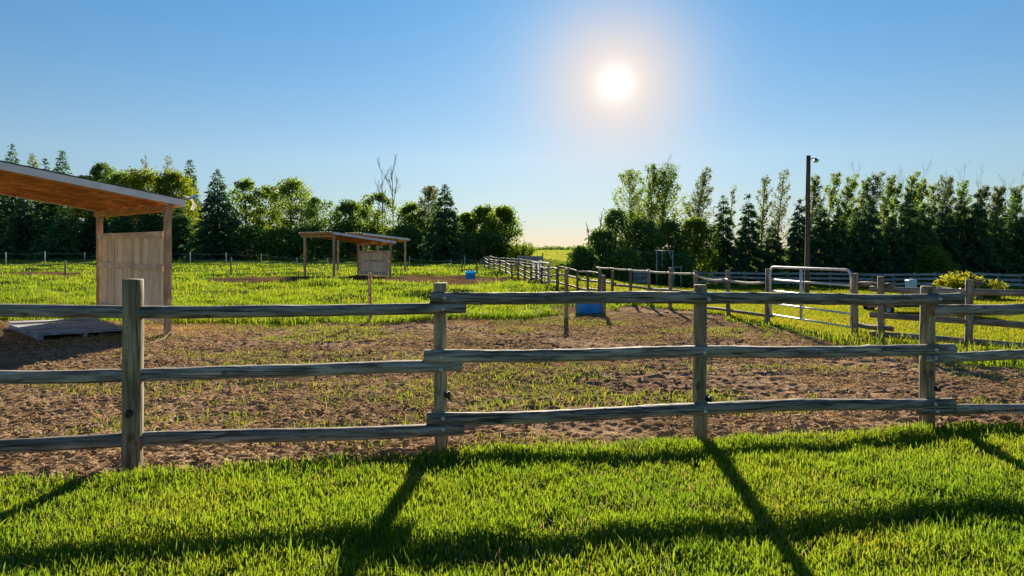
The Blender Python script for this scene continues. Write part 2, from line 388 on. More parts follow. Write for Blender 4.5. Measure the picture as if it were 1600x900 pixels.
class MB:
    def __init__(s): s.v, s.f, s.mi = [], [], []
    def add(s, vs, fs, mi=0):
        b = len(s.v); s.v += [tuple(v) for v in vs]; s.f += [tuple(i + b for i in f) for f in fs]; s.mi += [mi] * len(fs); return s
    def box(s, c, size, rot=None, warp=0.0, mi=0):
        hx, hy, hz = size[0] / 2, size[1] / 2, size[2] / 2
        vs = [Vector((x, y, z)) for z in (-hz, hz) for y in (-hy, hy) for x in (-hx, hx)]
        if warp: vs = [v + Vector([random.uniform(-warp, warp) for _ in range(3)]) for v in vs]
        if rot is not None: vs = [rot @ v for v in vs]
        vs = [v + Vector(c) for v in vs]
        return s.add(vs, [(0, 2, 3, 1), (4, 5, 7, 6), (0, 1, 5, 4), (2, 6, 7, 3), (0, 4, 6, 2), (1, 3, 7, 5)], mi)
    def prism(s, c0, c1, mi=0):
        """closed solid between two matching corner rings"""
        n = len(c0)
        fs = [tuple(range(n - 1, -1, -1)), tuple(range(n, 2 * n))] + [(i, (i + 1) % n, n + (i + 1) % n, n + i) for i in range(n)]
        return s.add(list(c0) + list(c1), fs, mi)
    def tube(s, pts, rad, n=6, cap=True, mi=0):
        pts = [Vector(p) for p in pts]
        if not hasattr(rad, '__len__'): rad = [rad] * len(pts)
        vs, fs = [], []
        for i, p in enumerate(pts):
            t = (pts[min(i + 1, len(pts) - 1)] - pts[max(i - 1, 0)])
            t = t.normalized() if t.length > 1e-9 else Vector((0, 0, 1))
            a = Vector((1, 0, 0)) if abs(t.x) < 0.8 else Vector((0, 1, 0))
            u = t.cross(a).normalized(); v = t.cross(u)
            for k in range(n):
                an = 2 * math.pi * k / n
                vs.append(p + (u * math.cos(an) + v * math.sin(an)) * rad[i])
        for i in range(len(pts) - 1):
            for k in range(n):
                a, b = i * n + k, i * n + (k + 1) % n
                fs.append((a, a + n, b + n, b))
        if cap:
            fs.append(tuple(range(n))); fs.append(tuple((len(pts) - 1) * n + k for k in range(n - 1, -1, -1)))
        return s.add(vs, fs, mi)
    def lathe(s, prof, n=16, c=(0, 0, 0), mi=0):
        vs = [(c[0] + r * math.cos(2 * math.pi * k / n), c[1] + r * math.sin(2 * math.pi * k / n), c[2] + z) for r, z in prof for k in range(n)]
        fs = [(i * n + k, i * n + (k + 1) % n, (i + 1) * n + (k + 1) % n, (i + 1) * n + k) for i in range(len(prof) - 1) for k in range(n)]
        return s.add(vs, fs, mi)
    def mesh(s, name, mats=()):
        me = bpy.data.meshes.new(name); me.from_pydata(s.v, [], s.f)
        for m_ in mats: me.materials.append(MATS[m_])
        if len(mats) > 1: me.polygons.foreach_set("material_index", s.mi)
        me.update(); return me
def log_mb(length, r0, r1, n=14, segs=18, crook=0.012, axis='x', flat_=0.0, seed=0, chamfer=0.006, sq=2.0, knots=3, rough=0.012):
    """a peeled pole with its own bends, swellings and flats; local axis x (rail) or z (post)"""
    rn = random.Random(seed)
    ph = [rn.uniform(0, 6.28) for _ in range(8)]
    kn = [(rn.random(), rn.uniform(0, 6.28)) for _ in range(knots)]
    mb = MB(); rings = []
    jit = np.random.default_rng(seed).normal(0, 1, (segs + 3, n)) * rough
    ts = [0, chamfer / length] + [(i + 1) / segs for i in range(segs - 1)] + [1 - chamfer / length, 1]
    for j, t in enumerate(ts):
        cy = crook * (math.sin(2.2 * t * 3.14 + ph[0]) + 0.5 * math.sin(5.1 * t + ph[1]) + .35 * math.sin(17 * t + ph[6]))
        cz = crook * (math.sin(2.7 * t * 3.14 + ph[2]) + 0.5 * math.sin(6.3 * t + ph[3]) + .35 * math.sin(15 * t + ph[7]))
        r = r0 + (r1 - r0) * t
        if j in (0, len(ts) - 1): r *= 0.93
        ring = []
        for k in range(n):
            a = 2 * math.pi * k / n
            rr = r * (1 + jit[j, k] + 0.045 * math.sin(2 * a + ph[4] + 2 * t) + 0.03 * math.sin(3 * a + ph[5] - 5 * t) + 0.012 * math.sin(40 * t + 3 * a))
            for kt, ka in kn:
                dd = ((t - kt) * length / 0.05) ** 2 + (((a - ka + 3.14159) % 6.28318 - 3.14159) / 0.5) ** 2
                rr += 0.16 * r0 * math.exp(-dd)
            c, s_ = math.cos(a), math.sin(a)
            e = 2.0 / sq
            c2 = math.copysign(abs(c) ** e, c); s2 = math.copysign(abs(s_) ** e, s_)
            y, z = rr * c2, rr * s2
            ring.append((y + cy, z + cz))
        rings.append((t * length, ring))
    vs = []
    for x, ring in rings:
        for y, z in ring: vs.append((x, y, z) if axis == 'x' else (y, z, x))
    fs = []; mi = []
    for i in range(len(rings) - 1):
        for k in range(n):
            a, b = i * n + k, i * n + (k + 1) % n
            fs.append((a, b, b + n, a + n) if axis == 'x' else (a, b, b + n, a + n)); mi.append(0)
    fs.append(tuple(range(n - 1, -1, -1))); mi.append(1)
    last = (len(rings) - 1) * n
    fs.append(tuple(last + k for k in range(n))); mi.append(1)
    mb.v, mb.f, mb.mi = vs, fs, mi
    return mb
def aim(p0, p1):
    return (Vector(p1) - Vector(p0)).to_track_quat('X', 'Z').to_euler()

# ------------------------------------------------------------------ ground
EDGE = [(-1400, 792), (-400, 782), (0, 764), (200, 756), (400, 741), (560, 727), (650, 720), (850, 710), (1100, 697), (1300, 689), (1450, 680), (1600, 677), (2000, 668), (3000, 655)]
EDGE_W = np.array([flat(a, b) for a, b in EDGE])
EDGE_W = np.vstack([[-30, 4.2], EDGE_W, [30, 10.5]])
EDGE_W = EDGE_W[np.argsort(EDGE_W[:, 0])]
PADDOCK = [flat(*q) for q in [(-700, 492), (-250, 496), (0, 500), (130, 501), (270, 503), (420, 506), (580, 504), (700, 500), (820, 496), (870, 489), (930, 484), (1010, 479), (1060, 483), (1120, 494), (1190, 511), (1260, 526), (1330, 544), (1400, 557), (1500, 571), (1600, 578), (1900, 610), (2600, 660)]]
PADDOCK = np.array(PADDOCK + [(24, 2), (-30, 2), (-32, 16)])
def inpoly(x, y, poly):
    r = np.zeros(np.shape(x), bool)
    n = len(poly)
    for i in range(n):
        x0, y0 = poly[i]; x1, y1 = poly[(i + 1) % n]
        c = ((y0 > y) != (y1 > y))
        with np.errstate(divide='ignore', invalid='ignore'):
            xi = (x1 - x0) * (y - y0) / (y1 - y0 + 1e-12) + x0
        r ^= c & (x < xi)
    return r
def is_lawn(x, y):
    return y < np.interp(x, EDGE_W[:, 0], EDGE_W[:, 1]) + 0.10 * fbm(x * 2.3, y * 2.3, 3, 31)
def is_dirt(x, y):
    xx = x + 0.5 * fbm(x * 0.8, y * 0.8, 3, 41); yy = y + 0.9 * fbm(x * 0.7, y * 0.9, 3, 43)
    return inpoly(xx, yy, PADDOCK)
def bare(x, y):
    """worn ground outside the paddock: round the far shelter, the water tub and along the fence"""
    b = np.zeros(np.shape(x))
    n = 0.9 * fbm(x * 0.35, y * 0.35, 4, 51)
    for cx, cy, rx, ry, am in ((-8.6, 37.6, 6.6, 3.4, 1.45), (-3.0, 36.2, 3.8, 3.0, 1.25), (-1.2, 31.5, 2.8, 2.2, 0.75), (0.6, 23.5, 1.6, 1.6, 0.8), (1.2, 19.2, 1.6, 1.2, 0.7), (-30, 46, 5, 3, 0.6), (-1.5, 19.0, 3.0, 0.9, 0.55)):
        q = ((x - cx) / rx) ** 2 + ((y - cy) / ry) ** 2
        b = np.maximum(b, am * np.exp(-q * q * 0.5) * 1.0)
    return np.clip((b + n * 0.55 - 0.35) * 3.0, 0, 1) * (b > 0.08)
def dirt_h(x, y):
    h = 0.035 * fbm(x * 1.3, y * 1.3, 3, 61) + 0.028 * fbm(x * 4.2, y * 5.5, 3, 63) + 0.034 * fbm(x * 12, y * 17, 3, 65)
    # hoof prints: dished cells
    for sc, am, sd_ in ((3.2, 0.016, 71), (5.0, 0.013, 73)):
        ix, iy = np.floor(x * sc), np.floor(y * sc)
        jx, jy = _hash(ix, iy, sd_), _hash(ix, iy, sd_ + 9)
        on = (_hash(ix, iy, sd_ + 17) > 0.35)
        rr = np.hypot(x * sc - ix - 0.3 - 0.4 * jx, y * sc - iy - 0.3 - 0.4 * jy)
        h = h - on * am * np.exp(-(rr / 0.2) ** 2) + on * am * 0.35 * np.exp(-((rr - 0.33) / 0.09) ** 2)
    return h
def geo_rows(a, b, n): return a * np.exp(np.arange(n) / n * math.log(b / a))
ds = np.concatenate([geo_rows(2.0, 4.7, 70), geo_rows(4.7, 18.5, 440), geo_rows(18.5, 150, 150), [150.0]])
nrow, ncol = len(ds), 600
us = np.linspace(-1.05, 1.05, ncol)
D, U = np.meshgrid(ds, us, indexing='ij')
X, Y = D * U, D.copy()
lawn_v, dirt_v = is_lawn(X, Y), is_dirt(X, Y)
pad = dirt_v & ~lawn_v
Z = G(X, Y)
edge_dist = Y - np.interp(X, EDGE_W[:, 0], EDGE_W[:, 1])
Z = Z + np.where(pad, dirt_h(X, Y) - 0.015 - 0.03 * np.exp(-((edge_dist - 0.12) / 0.16) ** 2), 0)
Z = Z + np.where(lawn_v, 0.03 + 0.03 * fbm(X * 1.1, Y * 1.1, 3, 81), 0)
BV = bare(X, Y) * (~pad) * (~lawn_v)
Z = Z + np.where(BV > 0.3, 0.4 * dirt_h(X, Y), 0)
V = np.stack([X, Y, Z], -1).reshape(-1, 3)
idx = np.arange(nrow * ncol).reshape(nrow, ncol)
Q = np.stack([idx[:-1, :-1], idx[:-1, 1:], idx[1:, 1:], idx[1:, :-1]], -1).reshape(-1, 4)
cls = np.where(lawn_v, 2, np.where(pad, 1, 0))[:-1, :-1].ravel()
def ground_piece(name, sel, mat, label):
    q = Q[sel]
    u, inv = np.unique(q, return_inverse=True)
    me = np_mesh(name, V[u], inv.reshape(q.shape))
    a = me.attributes.new("bare", 'FLOAT', 'POINT'); a.data.foreach_set("value", BV.ravel()[u].astype(np.float32))
    tag(link(name, me, mat, smooth=True), label, None, None, "structure")
ground_piece("pasture", cls == 0, "pasture_turf", "green pasture behind the rail fence with worn bare patches")
ground_piece("paddock_soil", cls == 1, "soil", "trampled brown soil of the paddock behind the rail fence")
ground_piece("lawn", cls == 2, "lawn_turf", "green lawn in front of the rail fence")
# the land beyond and all round, out to the horizon; it dips under the detailed ground
rr_ = np.concatenate([[0.0], 1.0 * np.exp(np.linspace(0, math.log(6000), 90))])
aa_ = np.linspace(0, 2 * math.pi, 160, endpoint=False)
R_, A_ = np.meshgrid(rr_, aa_, indexing='ij')
FX, FY = R_ * np.sin(A_), R_ * np.cos(A_)
inside = (FY > 1.6) & (FY < 146) & (np.abs(FX) < 1.0 * FY)
FZ = G(FX, FY) - np.where(inside, 0.9, 0.02)
Vf = np.stack([FX, FY, FZ], -1).reshape(-1, 3)
fi = np.arange(R_.size).reshape(R_.shape)
Qf = np.stack([fi[:-1], fi[1:], np.roll(fi, -1, 1)[1:], np.roll(fi, -1, 1)[:-1]], -1).reshape(-1, 4)
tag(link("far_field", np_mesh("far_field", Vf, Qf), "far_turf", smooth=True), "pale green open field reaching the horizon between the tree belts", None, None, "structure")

# ------------------------------------------------------------------ grass, straw, clods (stuff)
def blades(name, x, y, z, h, wd, mat, label, lean=0.35, flatness=0.0, cat="grass"):
    n = len(x)
    az = RNG.uniform(0, 2 * np.pi, n); la = RNG.uniform(0, 2 * np.pi, n)
    ln = np.abs(RNG.normal(0, lean, n)) * h
    dx, dy = np.cos(la) * ln, np.sin(la) * ln
    cx, cy = np.cos(az) * wd / 2, np.sin(az) * wd / 2
    hm = h * 0.55; up = h * np.sqrt(np.clip(1 - (ln / np.maximum(h, 1e-6)) ** 2 * 0.5, 0.2, 1))
    P = np.empty((n, 5, 3))
    P[:, 0] = np.stack([x - cx, y - cy, z - 0.01], -1); P[:, 1] = np.stack([x + cx, y + cy, z - 0.01], -1)
    P[:, 2] = np.stack([x - cx * .85 + dx * .35, y - cy * .85 + dy * .35, z + hm], -1)
    P[:, 3] = np.stack([x + cx * .85 + dx * .35, y + cy * .85 + dy * .35, z + hm], -1)
    P[:, 4] = np.stack([x + dx, y + dy, z + up], -1)
    b = np.arange(n)[:, None] * 5
    F = np.concatenate([b + [0, 1, 3], b + [0, 3, 2], b + [2, 3, 4]], 1).reshape(-1, 3)
    return tag(link(name, np_mesh(name, P.reshape(-1, 3), F), mat), label, None, None, "stuff")
# lawn
n = 500000
d = np.sqrt(RNG.uniform(2.3 ** 2, 8.2 ** 2, n)); x = (d * 0.86 + 1.0) * RNG.uniform(-1, 1, n)
k = is_lawn(x, d); x, d = x[k], d[k]
tuft = fbm(x * 5, d * 5, 3, 91)
k = RNG.random(len(x)) < np.clip(0.82 + 0.25 * tuft, 0.2, 1) * np.clip(0.35 + 3.2 / d ** 1.2, 0, 1); x, d, tuft = x[k], d[k], tuft[k]
ed = np.interp(x, EDGE_W[:, 0], EDGE_W[:, 1]) - d
h = (0.060 + 0.015 * np.clip(tuft * 2, -0.8, 1) + RNG.normal(0, 0.012, len(x))) * (1 + 0.35 * np.exp(-(ed / 0.15) ** 2)); h = np.clip(h, 0.02, 0.14)
tall = RNG.random(len(x)) < 0.02; h[tall] *= 1.45
blades("lawn_grass", x, d, G(x, d) + 0.03 + 0.03 * fbm(x * 1.1, d * 1.1, 3, 81), h, RNG.uniform(0.006, 0.012, len(x)), "lawn_blade", "thick bright green lawn grass in front of the rail fence", 0.45)
n = 32000
d = np.sqrt(RNG.uniform(2.4 ** 2, 8 ** 2, n)); x = (d * 0.86 + 1.0) * RNG.uniform(-1, 1, n)
k = is_lawn(x, d) & (fbm(x * 1.3, d * 1.3, 3, 93) > RNG.uniform(-.35, .5, n)); x, d = x[k], d[k]
blades("lawn_thatch", x, d, G(x, d) + 0.035, RNG.uniform(.04, .085, len(x)), RNG.uniform(.004, .008, len(x)), "straw", "dry straw coloured thatch among the lawn grass", 1.2)
# pasture, tall and tufted to the left, mown short to the right of the side fence
SIDE = np.array([(9.0, 10.2), (7.53, 11.6), (6.36, 13.08), (5.75, 15.85), (4.83, 18.5), (4.04, 20.8), (2.9, 23.1), (1.7, 27), (0.5, 33), (-1.5, 50), (-3, 70)])[::-1]
def right_of_side(x, y): return x > np.interp(y, SIDE[::-1][:, 1], SIDE[::-1][:, 0])
n = 460000
py = HOR + np.where(RNG.random(n) < .78, RNG.uniform(13, 118, n), RNG.uniform(90, 250, n))
d = F_PX * CAM_H / (py - HOR); x = (RNG.uniform(-250, 1850, n) - PX0) / F_PX * d
lawn_, dirt_ = is_lawn(x, d), is_dirt(x, d)
k = (~lawn_) & (~dirt_) & (RNG.random(n) > bare(x, d) * 1.05); x, d = x[k], d[k]
R = right_of_side(x, d)
tf = fbm(x * 0.9, d * 0.9, 4, 95)
k = RNG.random(len(x)) < np.clip(0.70 + 1.3 * tf, 0.12, 1); x, d, R, tf = x[k], d[k], R[k], tf[k]
h = np.where(R, 0.085, 0.10 + 0.20 * np.clip(tf * 1.5 + 0.2, 0, 1)) * RNG.uniform(0.6, 1.25, len(x))
wd = np.maximum(0.010, d * 0.00085) * RNG.uniform(0.7, 1.3, len(x))
z = G(x, d)
n2 = 150000
d2 = np.sqrt(RNG.uniform(8.5 ** 2, 24 ** 2, n2)); x2 = d2 * RNG.uniform(0.15, 0.86, n2)
k2 = right_of_side(x2, d2) & (~is_dirt(x2, d2)) & (~is_lawn(x2, d2)); x2, d2 = x2[k2], d2[k2]
x = np.concatenate([x, x2]); d = np.concatenate([d, d2]); z = np.concatenate([z, G(x2, d2)]); R = np.concatenate([R, np.ones(len(x2), bool)])
h = np.concatenate([h, 0.075 * RNG.uniform(.6, 1.3, len(x2))]); wd = np.concatenate([wd, np.maximum(.009, d2 * .0008) * RNG.uniform(.7, 1.3, len(x2))])
h = h * (1 - .55 * sstep(40, 75, d))
for nm, sel, mt, lb in (("pasture_grass", ~R, "pasture_blade", "tall tufted sunlit pasture grass around the shelters"), ("mown_grass", R, "mown_blade", "short yellow green grass beyond the side fence and gate")):
    blades(nm, x[sel], d[sel], z[sel], h[sel], wd[sel], mt, lb, 0.8)
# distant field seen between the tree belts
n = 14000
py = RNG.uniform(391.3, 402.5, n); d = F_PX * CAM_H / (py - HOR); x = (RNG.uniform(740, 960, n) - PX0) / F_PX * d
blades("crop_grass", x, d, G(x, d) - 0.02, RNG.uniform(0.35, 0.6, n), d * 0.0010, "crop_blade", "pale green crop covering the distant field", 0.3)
# weeds in the paddock
n = 260000
d = np.sqrt(RNG.uniform(4.6 ** 2, 18 ** 2, n)); x = (d * 0.86 + 1.0) * RNG.uniform(-1, 1, n)
pt = fbm(x * 0.55, d * 0.9, 3, 101) + 0.55 * fbm(x * 3, d * 3, 3, 103)
band = np.zeros(n)
for (cx, cy, rx, ry, am) in ((0.5, 8.4, 3.4, 1.2, 0.40), (1.8, 7.0, 2.8, 0.6, 0.22), (4.6, 9.5, 2.5, .7, .12), (-6, 9.7, 4.5, 0.35, 0.35), (-5.6, 13.3, 1.6, 0.5, 0.35), (-3.2, 6.3, 3.0, 0.5, 0.16), (3.4, 7.9, 1.6, 0.6, 0.22), (2.3, 15.5, 1.2, .6, .2), (-1.8, 14.3, 4, 0.6, 0.14)):
    band = np.maximum(band, am * np.exp(-((x - cx) / rx) ** 2 - ((d - cy) / ry) ** 2))
k = (~is_lawn(x, d)) & is_dirt(x, d) & (pt + band > 0.25) & (RNG.random(n) < 0.15 + 1.5 * (pt + band - 0.25))
x, d = x[k], d[k]
blades("paddock_weeds", x, d, G(x, d) + dirt_h(x, d) - 0.02, RNG.uniform(0.025, 0.085, len(x)), RNG.uniform(0.006, 0.014, len(x)), "weed_blade", "sparse weeds and grass growing through the paddock soil", 0.9)
# straw lying about
n = 50000
d = np.sqrt(RNG.uniform(4.8 ** 2, 17 ** 2, n)); x = (d * 0.86 + 1.0) * RNG.uniform(-1, 1, n)
k = (~is_lawn(x, d)) & is_dirt(x, d) & (fbm(x * 0.7, d * 0.7, 3, 111) > -0.18); x, d = x[k], d[k]; n = len(x)
z = G(x, d) + dirt_h(x, d) + 0.004
ln = RNG.uniform(0.04, 0.17, n); a0 = RNG.uniform(0, 6.283, n); cv = RNG.normal(0, 0.9, n); wv = RNG.uniform(0.003, 0.0075, n)
P = np.empty((n, 8, 3))
px_, py_ = x.copy(), d.copy()
for i in range(4):
    a = a0 + cv * i / 3
    hz = z + RNG.uniform(0.0, 0.014, n) + (0.01 if i in (1, 2) else -0.004)
    P[:, 2 * i] = np.stack([px_ - np.sin(a) * wv, py_ + np.cos(a) * wv, hz], -1)
    P[:, 2 * i + 1] = np.stack([px_ + np.sin(a) * wv, py_ - np.cos(a) * wv, hz + 0.004], -1)
    px_ = px_ + np.cos(a) * ln / 3; py_ = py_ + np.sin(a) * ln / 3
b = np.arange(n)[:, None] * 8
F = np.concatenate([b + [2 * i, 2 * i + 1, 2 * i + 3, 2 * i + 2] for i in range(3)], 1).reshape(-1, 4)
tag(link("loose_straw", np_mesh("loose_straw", P.reshape(-1, 3), F), "straw"), "loose dry straw scattered over the paddock soil", None, None, "stuff")
# clods
ico = np.array([(0, 0, 1), (0.89, 0, 0.45), (0.28, 0.85, 0.45), (-0.72, 0.53, 0.45), (-0.72, -0.53, 0.45), (0.28, -0.85, 0.45), (0.72, 0.53, -0.45), (-0.28, 0.85, -0.45), (-0.89, 0, -0.45), (-0.28, -0.85, -0.45), (0.72, -0.53, -0.45), (0, 0, -1)])
icf = np.array([(0, 1, 2), (0, 2, 3), (0, 3, 4), (0, 4, 5), (0, 5, 1), (1, 6, 2), (2, 7, 3), (3, 8, 4), (4, 9, 5), (5, 10, 1), (2, 6, 7), (3, 7, 8), (4, 8, 9), (5, 9, 10), (1, 10, 6), (11, 7, 6), (11, 8, 7), (11, 9, 8), (11, 10, 9), (11, 6, 10)])
n = 14000
d = np.sqrt(RNG.uniform(4.8 ** 2, 17 ** 2, n)); x = (d * 0.86 + 1.0) * RNG.uniform(-1, 1, n)
k = (~is_lawn(x, d)) & is_dirt(x, d) & (fbm(x * 1.1, d * 1.1, 3, 121) > -0.12); x, d = x[k], d[k]; n = len(x)
s = 0.006 + 0.02 * RNG.random(n) ** 3 + 0.004 * RNG.random(n)
P = ico[None] * RNG.uniform(0.65, 1.25, (n, 12, 1)) * s[:, None, None] * np.stack([RNG.uniform(.8, 1.5, n), RNG.uniform(.8, 1.5, n), RNG.uniform(.5, .9, n)], -1)[:, None, :]
P = P + np.stack([x, d, G(x, d) + dirt_h(x, d) + s * 0.1], -1)[:, None, :]
tag(link("soil_clods", np_mesh("soil_clods", P.reshape(-1, 3), (icf[None] + np.arange(n)[:, None, None] * 12).reshape(-1, 3)), "soil"), "small clods of dry soil lying in the paddock", None, None, "stuff")

# ------------------------------------------------------------------ front rail fence
def fp(px, py_base): return Vector((*flat(px, py_base), 0))
FRONT = [(-560, 752, 428, 0.132, 2.4), (207, 727, 436, 0.138, 3.6), (690, 699, 442, 0.118, 2.2), (1094, 685, 445, 0.112, 2.2), (1446, 669, 447, 0.126, 2.2), (1930, 655, 452, 0.12, 2.2)]
fence_root = thing("rail_fence", fp(207, 727), "weathered grey pole rail fence crossing the whole foreground along the lawn edge", "fence")
f0 = fence_root.location
fpost = []
def tilt(o, ax, ay): o.rotation_euler = (math.radians(ax), math.radians(ay), 0)
for i, (px, pb, ptop, wd, sq) in enumerate(FRONT):
    b = fp(px, pb); top = zat(ptop, b.y)
    fpost.append(b)
    mb = log_mb(top + 0.35, wd / 2 * 1.03, wd / 2 * 0.97, 20, 16, 0.003, 'z', seed=100 + i, sq=sq, knots=4, chamfer=0.008)
    po = link("post", mb.mesh("post", ("weathered_post", "weathered_post")), None, fence_root, b + Vector((0, 0, -0.35)) - f0, smooth=True)
    tilt(po, 0, {1: 0.2, 2: -0.5, 3: -0.1, 4: 1.0}.get(i, 0.3))
    # electric fence insulator on the post
    iz = {1: 642, 2: 615, 3: 621, 4: 605}.get(i)
    if iz:
        z = zat(iz, b.y) + 0.35
        sx = {1: 0.02, 2: 0.045, 3: 0.045, 4: 0.05}[i]
        q = MB()
        q.lathe([(0.001, 0), (0.022, 0), (0.024, 0.012), (0.014, 0.018), (0.013, 0.03), (0.021, 0.036), (0.019, 0.05), (0.001, 0.052)], 12)
        q.box((0, 0.018, 0.045), (0.014, 0.03, 0.012)); q.box((0, -0.02, 0.03), (0.02, 0.012, 0.05))
        me = q.mesh("insulator"); 
        link("insulator", me, "black_plastic", po, (sx, -math.sqrt(max(0.0001, (wd / 2 * (1.0 if i > 1 else 1.05)) ** 2 - sx ** 2)), z), (math.radians(90), 0, math.radians(40 * (sx > 0.03))), smooth=True)
def plane_hit(px, py, a, b, off):
    """where a line of sight meets the fence's own upright plane, off metres in front of it"""
    a2, b2 = Vector((a.x, a.y)), Vector((b.x, b.y))
    t = (b2 - a2).normalized(); nrm_ = Vector((t.y, -t.x))
    r = Vector(((px - PX0) / F_PX, 1.0))
    s_ = (a2.dot(nrm_) + off) / r.dot(nrm_)
    return Vector((r.x * s_, r.y * s_, CAM_H - (py - HOR) / F_PX * s_))
RAILS = [  # left end, right end (centre line), thickness, posts it is bolted to
    ((-600, 492), (728, 481.5), 0.098, (0, 1, 2)), ((-600, 596), (722, 574.5), 0.094, (0, 1, 2)), ((-600, 720), (725, 669), 0.100, (0, 1, 2)),
    ((672, 465), (1502, 466.5), 0.098, (2, 3, 4)), ((662, 557), (1490, 545.5), 0.100, (2, 3, 4)), ((667, 652.5), (1488, 628.5), 0.096, (2, 3, 4)),
    ((1457, 482.5), (2050, 487), 0.096, (4, 5)), ((1441, 559), (2050, 548), 0.094, (4, 5)), ((1435, 642), (2050, 632), 0.090, (4, 5))]
for i, (a, b, th, ps) in enumerate(RAILS):
    A0, B0 = fpost[ps[0]], fpost[ps[-1]]
    off = 0.06 + th * 0.46
    p0, p1 = plane_hit(*a, A0, B0, off), plane_hit(*b, A0, B0, off)
    ln_ = (p1 - p0).length
    mb = log_mb(ln_, th / 2 * (1.0 if i % 2 else 1.06), th / 2 * (1.06 if i % 2 else 0.98), 18, 64, 0.012, 'x', seed=200 + i, sq=2.9 if i in (2, 5, 4, 1) else 2.4, knots=9, rough=0.028)
    ro = link("rail", mb.mesh("rail", ("weathered_rail", "weathered_rail_end")), None, fence_root, p0 - f0, aim(p0, p1), smooth=True)
    t = (p1 - p0).normalized()
    for pi in ps:
        s_ = (fpost[pi] - p0).dot(t)
        if s_ < 0.03 or s_ > ln_ - 0.02: continue
        q = MB(); q.lathe([(0.001, 0.016), (0.009, 0.013), (0.013, 0.004), (0.017, 0.003), (0.018, -0.012)], 12)
        link("bolt", q.mesh("bolt"), "bolt_metal", ro, (s_ + random.uniform(-.02, .02), -th / 2 * 1.02, random.uniform(-0.006, 0.008)), (math.radians(90), 0, 0), smooth=True)

# ------------------------------------------------------------------ paddock side fence with gate
side = [(1513, 548, 437, .125), (1377, 537, 432, .115), (1336, 530, 427, .125)]
side2 = [(1199, 505, 420, .125), (1138, 494, 422, .11), (1087, 487, 423, .11), (1047, 482, 418, .115), (1014, 477, 421, .105), (985, 473.5, 420, .10), (957, 470, 423, .09), (936, 466.5, 420, .12), (918, 462, 424, .09), (902, 459.5, 422, .09), (886, 456, 424, .085), (871, 453, 419, .13)]
sroot = thing("rail_fence", Vector((*flat(1336, 530), 0)), "old brown pole rail fence running back along the right side of the paddock", "fence")
s0 = sroot.location.copy()
def side_posts(lst, seed):
    r = []
    for i, (px, pb, pt, wd) in enumerate(lst):
        x, y = flat(px, pb); z0 = g(x, y)
        top = zat(pt, y)
        mb = log_mb(top - z0 + 0.3, wd / 2, wd / 2 * .95, 12, 6, 0.004, 'z', seed=seed + i, knots=2)
        o = link("post", mb.mesh("post", ("old_post", "old_post")), None, sroot, Vector((x, y, z0 - 0.3)) - s0, smooth=True)
        tilt(o, random.uniform(-1, 1), random.uniform(-1.2, 1.2))
        r.append(Vector((x, y, z0)))
    return r
sp1 = [Vector((10.6, 9.0, 0))] + side_posts(side, 300); sp2 = side_posts(side2, 320)
mb = log_mb(1.5, .06, .058, 12, 6, .004, 'z', seed=399); link("post", mb.mesh("post", ("old_post", "old_post")), None, sroot, sp1[0] - Vector((0, 0, .3)) - s0, smooth=True)
def side_rail(p, q, z0, z1, r, seed, ext=0.15, off=0.07, mat="old_rail", crook=0.008):
    dr = (q - p); dr.z = 0; dr.normalize()
    nr = Vector((dr.y, -dr.x, 0)) * off
    if nr.x < 0: nr = -nr
    a = p - dr * ext + nr; b = q + dr * ext + nr
    a.z, b.z = p.z + z0, q.z + z1
    ln_ = (b - a).length
    mb = log_mb(ln_, r, r * .93, 10, 12, crook, 'x', seed=seed, knots=3)
    link("rail", mb.mesh("rail", (mat, mat)), None, sroot, a - s0, aim(a, b), smooth=True)
for k_, (za, zb, zc) in enumerate(((.98, .97, 0.94), (0.46, .49, .58), (0.13, 0.15, 0.17))):
    side_rail(sp1[0], sp1[2], za - .02, zb, 0.058, 340 + k_, 0.2)
    side_rail(sp1[2], sp1[3], zc + .10, zc + 0.08, 0.048, 350 + k_, 0.16, 0.08)
for k_, z in enumerate((0.52, 0.17)):
    for j, (a, b) in enumerate(((0, 2), (2, 4), (4, 6), (6, 8), (8, 9), (9, 11))):
        if k_ == 1 and j == 1: continue
        side_rail(sp2[b], sp2[a], z + random.uniform(-.04, .04), z + random.uniform(-.04, .04), 0.040, 360 + k_ * 10 + j, 0.1)
for j, (a, b) in enumerate(((7, 8), (8, 9), (9, 10), (10, 11))):
    side_rail(sp2[b], sp2[a], .80, .80, 0.034, 390 + j, 0.1, crook=.004)
# pale poles and sagging white rope at the top between the posts
for j in range(0, 7):
    a, b = sp2[j], sp2[j + 1]
    za, zb = 1.02, 1.02
    pts = [a.lerp(b, t) + Vector((-0.07, 0, za - (0.05, 0.09, .02)[min(j, 2)] * 4 * t * (1 - t) + (-0.10 if j == 0 else -.10 * (1 - t) if j == 1 else 0))) for t in [i / 8 for i in range(9)]]
    q = MB(); q.tube([p - s0 for p in pts], 0.027, 6)
    link("rope", q.mesh("rope"), "rope_white", sroot, smooth=True)
